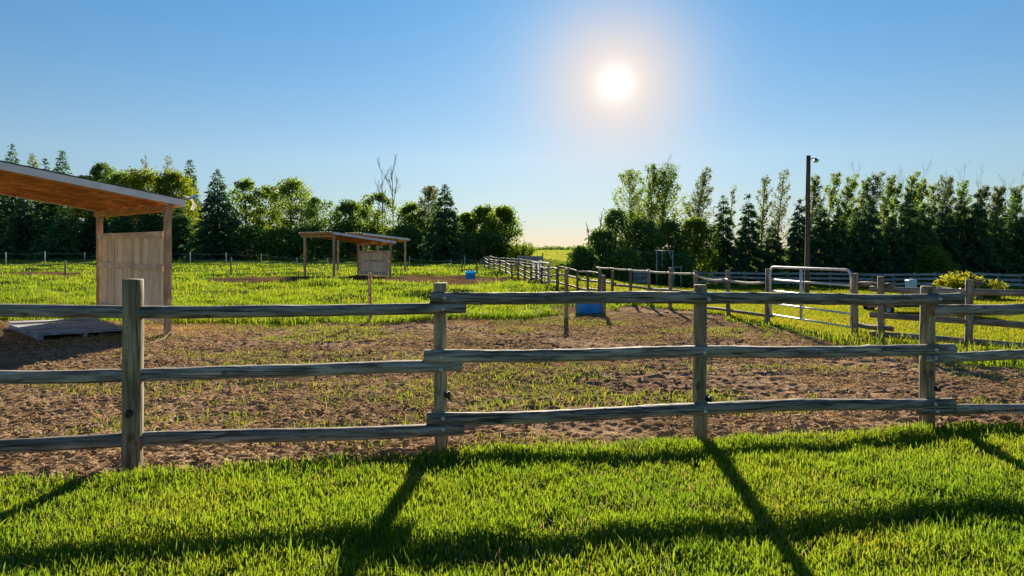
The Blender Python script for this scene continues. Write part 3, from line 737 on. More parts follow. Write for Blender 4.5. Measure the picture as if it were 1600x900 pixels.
# gate
ga, gb = sp1[3] , sp2[0]
dr = (ga - gb); dr.z = 0; gl = dr.length; dr.normalize()
gate = thing("metal_gate", gb + Vector((0, 0, 0)), "galvanised tubular steel gate hung between two wooden posts in the side fence", "gate")
def gp(s_, z): return dr * s_ + Vector((0, 0, z))
fr = MB(); s_a, s_b, rad = 0.11, gl - 0.10, 0.14
pts = [gp(s_a, 0.2), gp(s_a, 1.27 - rad)] + [gp(s_a + rad - rad * math.cos(a), 1.27 - rad + rad * math.sin(a)) for a in [math.pi / 2 * i / 5 for i in range(1, 6)]]
pts += [gp(s_b - rad + rad * math.sin(a), 1.28 - rad + rad * math.cos(a)) for a in [math.pi / 2 * i / 5 for i in range(0, 6)]] + [gp(s_b, 0.2)]
fr.tube(pts, 0.026, 8)
link("gate_frame", fr.mesh("gate_frame"), "galvanised", gate, smooth=True)
for z in (0.99, 0.74, 0.46, 0.21):
    q = MB(); q.tube([gp(s_a, z), gp(s_b, z)], 0.020, 8); link("bar", q.mesh("bar"), "galvanised", gate, smooth=True)
q = MB(); q.tube([gp((s_a + s_b) / 2 - .2, 0.19), gp((s_a + s_b) / 2 - .2, 1.27)], 0.034, 8); link("upright", q.mesh("upright"), "galvanised", gate, smooth=True)
for z in (0.4, 1.05):
    q = MB(); q.tube([gp(0.03, z), gp(s_a + .01, z)], 0.016, 6); q.tube([gp(s_a - 0.02, z - 0.04), gp(s_a - .02, z + .04)], 0.03, 8)
    link("hinge", q.mesh("hinge"), "galvanised", gate, smooth=True)
pts = [gp(s_b + .01, 0.98), gp(s_b + .06, .93), gp(gl + .0, 0.90), gp(gl + .07, .97)]
q = MB(); q.tube(pts, 0.010, 5); link("chain", q.mesh("chain"), "galvanised", gate, smooth=True)

# ------------------------------------------------------------------ cross fence near the water trough
for px, pb, pt, wd, lab in ((885, 497, 420, .11, "round wooden post standing just left of the big blue water tub"), (943, 490, 430, .12, "round wooden post standing just right of the big blue water tub"), (578, 503, 426, .085, "slim reddish wooden post standing alone in front of the far shelter")):
    x, y = flat(px, pb)
    mb = log_mb(zat(pt, y) + .3, wd / 2, wd / 2 * .92, 12, 6, 0.004, 'z', seed=int(px), knots=2)
    t = thing("fence_post", (x, y, 0), lab, "fence post", "posts of the old cross fence")
    link("shaft", mb.mesh("shaft", ("treated_post" if px < 600 else "old_post",) * 2), None, t, (0, 0, -0.3), smooth=True)
    if px < 600:
        for z in (1.02, .62):
            q = MB(); q.lathe([(0.001, 0), (0.018, 0), (0.02, .015), (0.012, .02), (0.012, .03), (0.018, .036), (0.001, .045)], 10)
            link("insulator", q.mesh("insulator"), "black_plastic", t, (0.0, -0.04, z), (math.radians(90), 0, 0))

def tub(name, loc, rx, ry, h, rz, mat, label, cat, rounded=4.5, n=40):
    t = thing(name, loc, label, cat)
    def ring(sx, sy, z): 
        r = []
        for k in range(n):
            a = 2 * math.pi * k / n; c, s_ = math.cos(a), math.sin(a); e = 2 / rounded
            r.append((sx * math.copysign(abs(c) ** e, c), sy * math.copysign(abs(s_) ** e, s_), z))
        return r
    prof = [(0.90, 0.0), (0.93, 0.02), (0.965, h * .5), (1.0, h * .93), (1.05, h * .94), (1.06, h * .97), (1.05, h), (0.97, h), (0.95, h * .96), (0.88, 0.05), (0.01, 0.05)]
    vs = []; 
    for s_, z in prof: vs += ring(rx * s_, ry * s_, z)
    fs = [(i * n + k, i * n + (k + 1) % n, (i + 1) * n + (k + 1) % n, (i + 1) * n + k) for i in range(len(prof) - 1) for k in range(n)]
    fs.append(tuple(range(n - 1, -1, -1)))
    mb = MB(); mb.add(vs, fs)
    o = link("shell", mb.mesh("shell"), mat, t, (0, 0, 0), (0, 0, math.radians(rz)), smooth=True)
    q = MB(); q.add(ring(rx * .945, ry * .945, h * .8), [tuple(range(n))])
    m_ = q.mesh("water"); link("water", m_, "water", t, (0, 0, 0), (0, 0, math.radians(rz)))
    for sg in (-1, 1):
        q = MB(); q.tube([(sg * rx * 0.3, 0, 0), (sg * rx * .3, -0.02, -.03), (-sg * rx * .0, -.03, -.045), (-sg * rx * .3, -0.02, -.03), (-sg * rx * .3, 0, 0)], 0.008, 6)
        link("handle", q.mesh("handle"), mat, t, Matrix.Rotation(math.radians(rz), 3, 'Z') @ Vector((0, sg * ry * -1.06, h * .9)), (0, 0, math.radians(rz + (180 if sg < 0 else 0))))
    return t
mw, Nw, Lw, ow = new_mat("water")
pw = Nw("ShaderNodeBsdfPrincipled"); pw.inputs["Base Color"].default_value = (0.02, 0.05, 0.07, 1); pw.inputs["Roughness"].default_value = 0.05; Lw(pw.outputs[0], ow.inputs[0])
x, y = flat(921, 489)
tub("water_tub", (x, y + 0.05, 0.0), 0.35, 0.30, 0.44, 12, "blue_plastic", "big square bright blue water tub between two posts behind the top rail", "water tub")
x, y = flat(735, 437.5)
tub("water_tub", (x, y, g(x, y)), 0.27, 0.27, 0.50, 0, "blue_barrel", "small round blue water tub standing by the far fence corner", "water tub", 2.0, 28)

# ------------------------------------------------------------------ shelters
def shelter(A, Lr, We, zlow, slope, zg, label, wall=None, name="horse_shelter", fl=True, over=0.16, nboards=16, hp_in=0.0, lowext=.25, ps=0.112):
    """open sided shed roof. A = low front corner post; w runs along the low eave, u up the rake"""
    wv = Vector((-0.728, 0.686, 0)).normalized(); uv = Vector((-0.70, -0.714, 0)).normalized()
    t = thing(name, (A[0], A[1], zg), label, "shelter")
    def P(a, b, z): return wv * a + uv * b + Vector((0, 0, z))
    def bx(nm, c, size, mat, parent=t, warp=0.0, tiltang=None):
        """box with local axes eave, rake, up"""
        hx, hy, hz = [v / 2 for v in size]
        vs = []
        for sz in (-1, 1):
            for sy in (-1, 1):
                for sx in (-1, 1):
                    z = c[2] + sz * hz + (sy * hy * tiltang if tiltang else 0)
                    vs.append(P(c[0] + sx * hx + random.uniform(-warp, warp), c[1] + sy * hy, z + random.uniform(-warp, warp)))
        # put the mesh about its own centre, long axis as local x or z, so that the grain runs along it
        ctr = P(*c); long_y = size[1] >= size[0] and size[1] >= size[2]; long_x = size[0] > size[1] and size[0] >= size[2]
        ax = uv if long_y else wv
        R3 = Matrix.Rotation(math.atan2(ax.y, ax.x), 3, 'Z')
        vs = [R3.inverted() @ (v - ctr) for v in vs]
        q = MB(); q.add(vs, [(0, 1, 3, 2), (4, 6, 7, 5), (0, 4, 5, 1), (2, 3, 7, 6), (0, 2, 6, 4), (1, 5, 7, 3)])
        return link(nm, q.mesh(nm), mat, parent, ctr, (0, 0, math.atan2(ax.y, ax.x)))
    zr = lambda b: zlow + slope * b          # underside of the deck
    for a, b in ((0, 0), (We, 0), (0.35 if hp_in else 0, Lr - hp_in), (We - .2, Lr - hp_in)):
        h_ = zr(b) - 0.015
        po = bx("post", (a, b, h_ / 2 - 0.15), (ps, ps, h_ + 0.3), "treated_post")
        q = MB(); q.box((0, 0, 0), (.10, .006, .13)); 
        link("bracket", q.mesh("bracket"), "bolt_metal", po, (0.0, -ps / 2 - .004, h_ / 2 + .02))
    for b in (0, Lr - hp_in):
        bx("beam", (We / 2, b + ps * .5 + .025, zr(b) - 0.065), (We + 0.1, 0.045, 0.125), "deck_wood")
        bx("beam", (We / 2, b - ps * .5 - .025, zr(b) - 0.065), (We + 0.1, 0.045, 0.125), "deck_wood")
    # rafters, deck boards under the sheet, metal sheet, fascia
    Lt = Lr + over + lowext; cb = (Lr + over - lowext) / 2
    nr_ = max(3, int(We / 0.85))
    for i in range(nr_ + 1):
        a = We * i / nr_
        bx("rafter", (a, cb, zr(cb) + 0.045), (0.045, Lt - .06, 0.085), "deck_wood", tiltang=slope)
    nb = max(6, int((We + 2 * over) / 0.32)); bw = (We + 2 * over) / nb
    for i in range(nb):
        bx("deck_board", (-over + bw * (i + .5), cb, zr(cb) + 0.100 + random.uniform(-.004, .004)), (bw - 0.012, Lt - .04, 0.022), "deck_wood", tiltang=slope)
    q = MB()
    nx = int((We + 2 * over) / 0.075)
    top, bot = [], []
    for i in range(nx + 1):
        a = -over - .03 + (We + 2 * over + .06) * i / nx
        zz = 0.130 + (0.022 if i % 4 == 0 else 0.0)
        for b in (-lowext - .05, Lr + over + .03):
            top.append(P(a, b, zr(b) + zz)); bot.append(P(a, b, zr(b) + zz - 0.004))
    nv = len(top)
    fs = [(2 * i, 2 * i + 1, 2 * i + 3, 2 * i + 2) for i in range(nx)] + [(nv + 2 * i, nv + 2 * i + 2, nv + 2 * i + 3, nv + 2 * i + 1) for i in range(nx)]
    fs += [(2 * i, 2 * i + 2, nv + 2 * i + 2, nv + 2 * i) for i in range(nx)] + [(2 * i + 1, nv + 2 * i + 1, nv + 2 * i + 3, 2 * i + 3) for i in range(nx)]
    q.add(top + bot, fs); link("roof_sheet", q.mesh("roof_sheet"), "roof_metal", t)
    for a in (-over - 0.018, We + over + 0.018):
        bx("fascia", (a, cb, zr(cb) + 0.065), (0.028, Lt, 0.125), "fascia_grey", tiltang=slope)
    for b in (-lowext + 0.0, Lr + over):
        bx("fascia", (We / 2, b + (0.016 if b > 0 else -.016), zr(b) + 0.062), (We + 2 * over - .02, 0.028, 0.115), "fascia_grey" if b < 0 else "deck_wood")
    if fl:
        for (da, db, dz, pts) in ((0, 0, 0, [(0, 0, 0.0), (.05, -.16, .05), (.03, -.27, .10), (-.06, -.33, .09)]), (0.0, 0.02, -.03, [(0, 0, .06), (.03, -.13, .04), (.0, -.19, -.09), (.02, -.15, -.2)])):
            q = MB()
            a0 = -over - .04
            c0 = [P(a0 + p_[0] - .05, -lowext + p_[1], zr(0) + .08 + p_[2]) for p_ in pts] ; c1 = [P(a0 + p_[0] + .16, -lowext + p_[1] - .02, zr(0) + .10 + p_[2] + .02) for p_ in pts]
            nrm2 = Vector((0.003, 0, 0.004))
            vs = c0 + c1 + [v + nrm2 for v in c0] + [v + nrm2 for v in c1]; k4 = len(pts)
            fs = []
            for i in range(k4 - 1):
                fs += [(i, i + 1, k4 + i + 1, k4 + i), (2 * k4 + i, 3 * k4 + i, 3 * k4 + i + 1, 2 * k4 + i + 1)]
            q.add(vs, fs); link("flashing", q.mesh("flashing"), "flashing_white", t)
    if wall:
        z0, z1 = wall
        a = 0.10; i = 0; rn = random.Random(int(We * 100))
        wtot = We - 0.2; bwid = wtot / nboards
        while a < We - 0.12:
            bw_ = min(bwid * rn.uniform(0.75, 1.25), We - 0.10 - a)
            if bw_ < 0.06: break
            bx("board", (a + bw_ / 2, (0.009 if (i := i + 1) % 2 else -0.009) + rn.uniform(-.003, .003), (z0 + z1) / 2 + rn.uniform(-.012, .012)), (bw_ + 0.004, 0.024, z1 - z0), "board_wood")
            a += bw_
        for z in (z1 - .06, z0 + (z1 - z0) * .60, z0 + 0.15):
            bx("wall_rail", (We / 2, 0.047, z), (We - .16, 0.040, 0.12), "board_rail")
    return t
Ax, Ay = flat(262, 524)
shelter((Ax, Ay), 5.2, 4.05, 2.54, 0.166, 0.0, "near open horse shelter with sloping roof and cedar board wall at left", (0.22, 2.02), nboards=17)
shelter((-6.85, 39.6), 3.6, 3.1, 1.95, 0.118, g(-6.85, 39.6), "far open horse shelter with board wall standing on bare ground", (0.10, 1.50), fl=False, nboards=13, ps=.10)
shelter((-6.95, 45.8), 3.2, 3.0, 2.2, 0.09, g(-6.95, 45.8), "smaller lean-to roof on poles just behind the far shelter", None, fl=False, ps=.10)

# loose cord hanging by the near shelter post
t0 = Vector((Ax + .06, Ay - .12, 0))
t = thing("cord", t0, "pale loose cord trailing from the foot of the near shelter post", "cord")
for k_, pts in enumerate(([(0, 0, .75), (.05, -.05, .6), (.0, -.08, .42), (.10, -.10, .25), (.16, -.2, .12), (.22, -.6, .03), (.25, -1.1, .02), (.22, -1.7, .02)], [(0, .0, .7), (-.08, -.05, .55), (-.12, -.08, .38), (-.03, -.1, .2), (.02, -.12, .04)], [(.02, 0, .72), (.12, -.04, .55), (.2, -.06, .36), (.27, -.06, .3)])):
    q = MB(); q.tube(pts, 0.006, 5); link("strand", q.mesh("strand"), "cord_tan", t, smooth=True)

# wooden platform lying on the soil
c = [flat(12, 511), flat(60, 530), flat(205, 521), flat(150, 505)]
c = [Vector((x * .99, y * .99, 0)) for x, y in c]
ctr = sum(c, Vector()) / 4
plat = thing("wooden_platform", (ctr.x, ctr.y, 0), "grey weathered plank platform lying on the soil beside the near shelter", "platform")
def pq(s_, t_, z): 
    p_ = (c[0] * (1 - s_) + c[1] * s_) * (1 - t_) + (c[3] * (1 - s_) + c[2] * s_) * t_
    return Vector((p_.x, p_.y, z))
np_ = 7
for i in range(np_):
    s0_, s1_ = (i + .03) / np_, (i + .95) / np_
    ov = random.uniform(-.02, .01)
    c_ = (pq((s0_ + s1_) / 2, .5, .09))
    ang = math.atan2(*(pq(.5, 1, 0) - pq(.5, 0, 0)).yx)
    Ri = Matrix.Rotation(-ang, 3, 'Z')
    dz = random.uniform(-.006, .01) + (0.03 if i in (0,) else 0)
    ring = lambda z: [Ri @ (pq(s_, t_, z) - c_) for s_, t_ in ((s0_, ov), (s1_, ov), (s1_, 1 - ov), (s0_, 1 - ov))]
    q = MB(); q.prism(ring(.075 + dz), ring(.105 + dz)); link("plank", q.mesh("plank"), "pallet_wood", plat, c_ - plat.location, (0, 0, ang))
for t_ in (0.03, .5, .95):
    ring = lambda z: [pq(s_, tt, z) - plat.location for s_, tt in ((0.01, t_ - .025), (.99, t_ - .025), (.99, t_ + .025), (0.01, t_ + .025))]
    q = MB(); q.prism(ring(-.02), ring(.072)); link("bearer", q.mesh("bearer"), "pallet_wood", plat)
for s_ in (0.02, .975):
    ring = lambda z: [pq(s2, tt, z) - plat.location for s2, tt in ((s_ - .015, -.01), (s_ + .015, -.01), (s_ + .015, 1.01), (s_ - .015, 1.01))]
    q = MB(); q.prism(ring(.119), ring(.140)); link("edge_strip", q.mesh("edge_strip"), "pallet_wood", plat)

# ------------------------------------------------------------------ yard light pole
b = atd(1260, 27.5)
t = thing("yard_light", b, "tall dark wooden pole with a yard light, standing behind the metal gate", "light pole")
hp = zat(243, 27.5) - b.z
mb = log_mb(hp + .4, .105, .08, 12, 20, 0.01, 'z', seed=500, knots=3)
link("pole", mb.mesh("pole", ("pole_wood", "pole_wood")), None, t, (0, 0, -.4), (0, math.radians(0.9), 0), smooth=True)
hx_ = math.sin(math.radians(.9)) * hp
q = MB(); q.tube([(hx_ + .05, -.02, hp - .16), (hx_ + .14, -.03, hp - .10), (hx_ + .24, -.03, hp - .14)], 0.022, 8)
link("arm", q.mesh("arm"), "galvanised", t, smooth=True)
q = MB(); q.lathe([(r_ * .75, z_ * .75) for r_, z_ in [(0.001, .10), (.05, .095), (.065, .05), (.075, .02), (.16, -.03), (.165, -.05), (.155, -.05), (.07, .0), (.001, .0)]], 16)
lh = link("lamp_hood", q.mesh("lamp_hood"), "black_paint", t, (hx_ + .27, -.03, hp - .17), (0, math.radians(-12), 0), smooth=True)
q = MB(); q.lathe([(r_ * .75, z_ * .75) for r_, z_ in [(.14, -.03), (.145, -.07), (.11, -.125), (.05, -.15), (.001, -.155)]], 16)
link("lens", q.mesh("lens"), "lamp_glass", lh, smooth=True)

# ------------------------------------------------------------------ thin electric fences in the pasture
def wire_fence(label, posts, wires, pw=.05, mat="pale_post", wm="wire", wr=0.010):
    """posts: (px, depth, top row)"""
    base = [(atd(px, d), zat(pt, d)) for px, d, pt in posts]
    t = thing("electric_fence", base[0][0], label, "fence")
    o0 = base[0][0]
    for i, (p_, zt) in enumerate(base):
        hh = zt - p_.z
        q = MB(); q.tube([(0, 0, -.2), (0, 0, hh * .5), (0, 0, hh)], [pw / 2, pw / 2, pw / 2 * .9], 7)
        q.tube([(0, 0, hh), (0, 0, hh + .02)], [pw / 2 * .6, .005], 7)
        link("post", q.mesh("post"), mat, t, p_ - o0, smooth=True)
    for fr_ in wires:
        pts = []
        for i in range(len(base) - 1):
            a = base[i][0].copy(); b_ = base[i + 1][0].copy()
            a.z += (base[i][1] - a.z) * fr_; b_.z += (base[i + 1][1] - b_.z) * fr_
            for k in range(5): 
                p_ = a.lerp(b_, k / 5); p_.z -= .10 * 4 * (k / 5) * (1 - k / 5); pts.append(p_ - o0)
        pts.append(b_ - o0)
        q = MB(); q.tube(pts, wr, 4); link("wire", q.mesh("wire"), wm, t)
wire_fence("thin pale post and wire fence along the shade of the left tree belt", [(-60, 72, 394), (9, 72, 394), (70, 72, 393), (132, 72, 394), (200, 72, 394), (297, 72, 394), (353, 72, 395), (408, 71, 396), (464, 66, 402), (512, 66, 402), (560, 66, 402)], (.9, .35), .09)
wire_fence("low wire fence on grey posts crossing the sunlit grass behind the near shelter", [(-90, 44, 408), (102, 44, 407), (361, 44, 402), (477, 44, 403), (722, 46, 408), (745, 44, 407)], (.78,), .10, "old_post")
wire_fence("long sagging wire fence behind the far shelter on the left", [(640, 58, 400), (705, 58, 405), (726, 58, 400), (752, 57, 406)], (.8,), .07, "pale_post")

# ------------------------------------------------------------------ fence and pipe panels farther along the paddock lane
t = thing("lane_fence", Vector((*flat(858, 452), 0)), "dark old post and rail fence receding along the lane toward the distant field", "fence")
o0 = t.location.copy()
lane = [(858, 449), (846, 447), (838, 443), (830, 440), (820, 438), (810, 436), (800, 434), (790, 430), (781, 427.5), (772, 425), (764, 422.5), (757, 420)]
lp = []
for i, (px, pb) in enumerate(lane):
    x, y = flat(px, pb); p_ = Vector((x, y, g(x, y))); lp.append(p_)
    mb = log_mb(.86 + .3, .055, .05, 8, 4, .004, 'z', seed=600 + i, knots=1)
    link("post", mb.mesh("post", ("old_post", "old_post")), None, t, p_ - o0 - Vector((0, 0, .3)), (math.radians(random.uniform(-2, 2)), math.radians(random.uniform(-2, 2)), 0), smooth=True)
lp.insert(0, sp2[-1])
for i in range(len(lp) - 1):
    for z in (.74, .47, .20):
        a, b = lp[i] + Vector((0.06, 0, z + random.uniform(-.05, .05))), lp[i + 1] + Vector((0.06, 0, z + random.uniform(-.05, .05)))
        ln_ = (b - a).length
        mb = log_mb(ln_ + .2, .045, .04, 7, 4, .01, 'x', seed=620 + i, knots=1)
        link("rail", mb.mesh("rail", ("old_rail", "old_rail")), None, t, a - o0, aim(a, b), smooth=True)
# a second row of rails of the corral on the far side of the lane
t = thing("corral_fence", atd(835, 52), "tangle of grey corral rails and posts across the lane end", "fence")
o0 = t.location.copy()
cp = [(848, 47), (836, 52), (822, 55), (806, 58), (792, 62), (778, 66), (766, 70), (755, 72)]
cps = [atd(px, d) for px, d in cp]
for i, p_ in enumerate(cps):
    mb = log_mb(1.15, .06, .055, 8, 4, .004, 'z', seed=640 + i, knots=1)
    link("post", mb.mesh("post", ("old_post", "old_post")), None, t, p_ - o0 - Vector((0, 0, .3)), smooth=True)
for i in range(len(cps) - 1):
    for z in (.78, .52, .27):
        a, b = cps[i] + Vector((0, 0, z + random.uniform(-.06, .06))), cps[i + 1] + Vector((0, 0, z + random.uniform(-.06, .06)))
        mb = log_mb((b - a).length + .3, .05, .045, 7, 4, .012, 'x', seed=650 + i, knots=1)
        link("rail", mb.mesh("rail", ("grey_board", "grey_board")), None, t, a - o0, aim(a, b), smooth=True)
def pipe_panel(p0, p1, h, bars, label, nm="pipe_panel", r=.03, ups=2, mat="galvanised"):
    t = thing(nm, p0, label, "gate")
    v = p1 - p0
    q = MB(); q.tube([Vector((0, 0, 0)), Vector((0, 0, h)), v + Vector((0, 0, h)), v], r, 6); link("frame", q.mesh("frame"), mat, t)
    for i in range(bars):
        z = h * (i + .6) / (bars + .6)
        q = MB(); q.tube([Vector((0, 0, z)), v + Vector((0, 0, z))], r * .7, 6); link("bar", q.mesh("bar"), mat, t)
    for i in range(1, ups + 1):
        s_ = i / (ups + 1)
        q = MB(); q.tube([v * s_, v * s_ + Vector((0, 0, h))], r * .7, 6); link("upright", q.mesh("upright"), mat, t)
    return t
pipe_panel(atd(843.5, 33), atd(858.5, 30), 0.98, 4, "narrow pale pipe gate at the near end of the lane fence", ups=1)
pipe_panel(atd(832, 40), atd(843, 35), .95, 5, "grey pipe panel leaning open beside the narrow pipe gate", ups=2)
t = thing("feed_bunk", atd(812, 72), "long dark low trough far down the lane before the distant field", "trough")
a, b = atd(808, 72), atd(848, 72); v = b - a; o_ = a - t.location
for nm, z, th, hh in (("side_board", .55, .05, .5), ("side_board", .55, .05, .5)):
    dy = Vector((0, .5 if nm in [c_.name for c_ in t.children] else 0, 0))
    q = MB(); q.box(o_ + v / 2 + Vector((0, 0, z)) + dy, (v.length, th, hh)); link(nm, q.mesh(nm), "grey_board", t)
q = MB(); q.box(o_ + v / 2 + Vector((0, .25, .45)), (v.length - .1, .45, .05)); link("floor_board", q.mesh("floor_board"), "grey_board", t)
for k in range(5):
    q = MB(); q.box(o_ + v * ((k + .1) / 4.2) + Vector((0, .25, .15)), (.12, .6, .9)); link("leg", q.mesh("leg"), "old_post", t)
q = MB(); q.tube([o_ + v + Vector((0, 0, 0)), o_ + v + Vector((0, 0, 1.15))], .06, 7); link("end_post", q.mesh("end_post"), "old_post", t)

# ------------------------------------------------------------------ far board fence on the right
t = thing("board_fence", atd(1000, 50), "long pale grey board fence running in front of the right-hand spruce row", "fence")
o0 = t.location.copy()
bx_ = [1000 + 33 * i for i in range(22)]
bp_ = []
for i, px in enumerate(bx_):
    d = 53 - (px - 1000) / 700 * 8
    p_ = atd(px, d); bp_.append(p_)
    q = MB(); q.box((0, 0, .4), (.13, .13, 1.4), warp=.008); link("post", q.mesh("post"), "old_post", t, p_ - o0, (0, random.uniform(-.03, .03), 0.12))
for i in range(len(bp_) - 1):
    a, b = bp_[i], bp_[i + 1]; v = b - a
    for z in (0.98, .66, .34):
        c_ = (a + b) / 2 + Vector((0, -.09, z + random.uniform(-.015, .015)))
        q = MB(); q.box((0, 0, 0), (v.length - .01, .03, .16), warp=.006); link("board", q.mesh("board"), "grey_board", t, c_ - o0, aim(a, b))

# ------------------------------------------------------------------ yard things beyond the side fence
# flat trailer
p0 = atd(1372, 18.2)
t = thing("trailer", p0, "small black flat trailer parked on the grass behind the side fence", "trailer")
tz = math.radians(-4)
def trl(o): return Matrix.Rotation(tz, 3, 'Z') @ Vector(o)
def tb(nm, c_, s_, mat, par=None):
    q = MB(); q.box((0, 0, 0), s_); return link(nm, q.mesh(nm), mat, par or t, trl(c_), (0, 0, tz))
tb("bed", (.85, 0, .235), (1.75, .95, .06), "black_paint")
for sy in (-.49, .49):
    tb("side_rail", (.85, sy, .29), (1.75, .05, .12), "black_paint")
tb("head_board", (0.0, 0, .31), (.04, .95, .18), "black_paint")
for sx in (.06, .62, 1.15, 1.68):
    q = MB(); q.lathe([(0.001, .012), (.022, .01), (.025, 0)], 8); link("reflector", q.mesh("reflector"), "lamp_glass", t, trl((sx, -.52, .30)), (math.radians(90), 0, tz))
for sx in (0.0, 1.45):
    for sy in (-.45, .45):
        q = MB(); q.lathe([(.065, -.04), (.12, -.05), (.145, -.04), (.15, 0), (.145, .04), (.12, .05), (.065, .04)], 20)
        wv_ = link("wheel", q.mesh("wheel"), "tyre_rubber", t, trl((sx, sy * 1.2, .15)), (math.radians(90), 0, tz), smooth=True)
        q = MB(); q.lathe([(.001, .02), (.04, .02), (.07, .04), (.075, -.04), (.001, -.02)], 16); link("rim", q.mesh("rim"), "pale_post", wv_, smooth=True)
q = MB(); q.tube([trl((1.7, 0, .24)), trl((2.1, -.05, .22)), trl((2.4, -.05, .24))], .03, 6); link("drawbar", q.mesh("drawbar"), "black_paint", t)
# folded canvas on a frame at its right
b_ = atd(1486, 17.6)
t = thing("covered_cart", b_, "small tan canvas covered cart with black strap beside the right corner post", "cart")
cs = [(-.34, .42), (-.30, .62), (-.10, .70), (.16, .64), (.34, .30), (.30, .22), (-.30, .26)]
q = MB(); q.prism([(x, -.22, z) for x, z in cs], [(x, .25, z + .03) for x, z in cs]); link("cover", q.mesh("cover"), "canvas_tan", t, smooth=False)
cs2 = [(x * 1.02, z * 1.015) for x, z in cs]
q = MB(); q.tube([(.06, -.235, .68), (.17, -.24, .58), (.24, -.245, .40), (.25, -.235, .25)], .035, 6); link("strap", q.mesh("strap"), "black_plastic", t)
q = MB(); q.prism([(x, -.235, z) for x, z in ((.20, .61), (.36, .60), (.40, .34), (.30, .34))], [(x, .1, z) for x, z in ((.20, .61), (.36, .60), (.40, .34), (.30, .34))]); link("side_panel", q.mesh("side_panel"), "pale_post", t)
for sx in (-.22, .22):
    q = MB(); q.lathe([(.10, -.03), (.14, -.04), (.15, 0), (.14, .04), (.10, .03), (.02, .02), (.001, .02)], 16); link("wheel", q.mesh("wheel"), "tyre_rubber", t, (sx, -.2, .15), (math.radians(90), 0, 0), smooth=True)
q = MB(); q.box((0, 0, .22), (.62, .40, .06)); link("tray", q.mesh("tray"), "black_paint", t)
# box on a stump
b_ = atd(1421, 26)
t = thing("stand", b_, "short dark wooden stand under the pale blue box on the grass", "stand")
ht = zat(455, 26) - b_.z
q = MB(); q.box((0, 0, ht - .02), (.45, .35, .05), warp=.006); link("top", q.mesh("top"), "old_rail", t)
for sx in (-.17, .17):
    for sy in (-.12, .12):
        q = MB(); q.box((sx, sy, (ht - .05) / 2), (.07, .07, ht - .04)); link("leg", q.mesh("leg"), "old_post", t)
t = thing("box", b_ + Vector((.06, 0, ht + .005)), "pale blue plastic box with a lid on a short wooden stand", "box")
hb = zat(437, 26) - b_.z - ht
q = MB(); cs = [(-.155, -.13), (.155, -.13), (.155, .13), (-.155, .13)]
q.prism([(x * .92, y * .92, 0) for x, y in cs], [(x, y, hb - .04) for x, y in cs]); link("body", q.mesh("body"), "pale_blue", t)
q = MB(); q.prism([(x * 1.06, y * 1.06, hb - .04) for x, y in cs], [(x * .9, y * .9, hb) for x, y in cs]); link("lid", q.mesh("lid"), "pale_blue", t)
q = MB(); q.tube([(-.06, 0, hb), (-.05, 0, hb + .05), (.05, 0, hb + .05), (.06, 0, hb)], .015, 6); link("handle", q.mesh("handle"), "pale_blue", t)
# lone short post right
b_ = atd(1531, 24)
t = thing("fence_post", b_, "short dark post standing on the grass right of the side fence corner", "fence post")
q = MB(); q.box((0, 0, .2), (.16, .12, .9), warp=.01); link("shaft", q.mesh("shaft"), "old_post", t)
# goal-like frame, bench, table by the trees
def frame_thing(nm, px0, px1, d, ytop, ybot, label, cat, r=.035, mat="wire", extra=True):
    a, b = atd(px0, d), atd(px1, d)
    t = thing(nm, a, label, cat); v = b - a; v.z = 0
    h = zat(ytop, d) - a.z
    for s_ in (0, 1):
        q = MB(); q.tube([v * s_ + Vector((0, 0, -.2)), v * s_ + Vector((0, 0, h))], r, 8); link("upright", q.mesh("upright"), mat, t, smooth=True)
    q = MB(); q.tube([Vector((-.1, 0, h)), v + Vector((.1, 0, h))], r, 8); link("crossbar", q.mesh("crossbar"), mat, t, smooth=True)
    if extra:
        q = MB(); q.tube([v * .8 + Vector((0, 0, h - .1)), v + Vector((0, 0, h - .7))], r * .6, 6); q2 = q; link("brace", q.mesh("brace"), mat, t)
        q = MB(); q.tube([v * .35 + Vector((0, 0, h)), v * .35 + Vector((0, 0, h - 1.0))], .02, 5); link("rope", q.mesh("rope"), "wire", t)
    return t
frame_thing("swing_frame", 1026, 1051, 46, 392, 428, "tall pale swing frame standing before the dark trees right of centre", "swing frame")
tt = frame_thing("work_table", 1053, 1064, 46, 417.5, 430, "small pale table frame just right of the swing frame", "table", .03, extra=False)
p_ = atd(1000, 47)
t = thing("pallet", p_, "grey wooden pallet standing on edge left of the swing frame", "pallet")
for k in range(5):
    q = MB(); q.box((0, 0, .12 + k * .19), (.86, .03, .12), warp=.012); link("slat", q.mesh("slat"), "grey_board", t, (0, -.05, 0), (0, random.uniform(-.04, .04), 0))
for k in (-.36, 0, .36):
    q = MB(); q.box((k, 0, .48), (.06, .07, 1.0), warp=.008); link("stringer", q.mesh("stringer"), "grey_board", t)

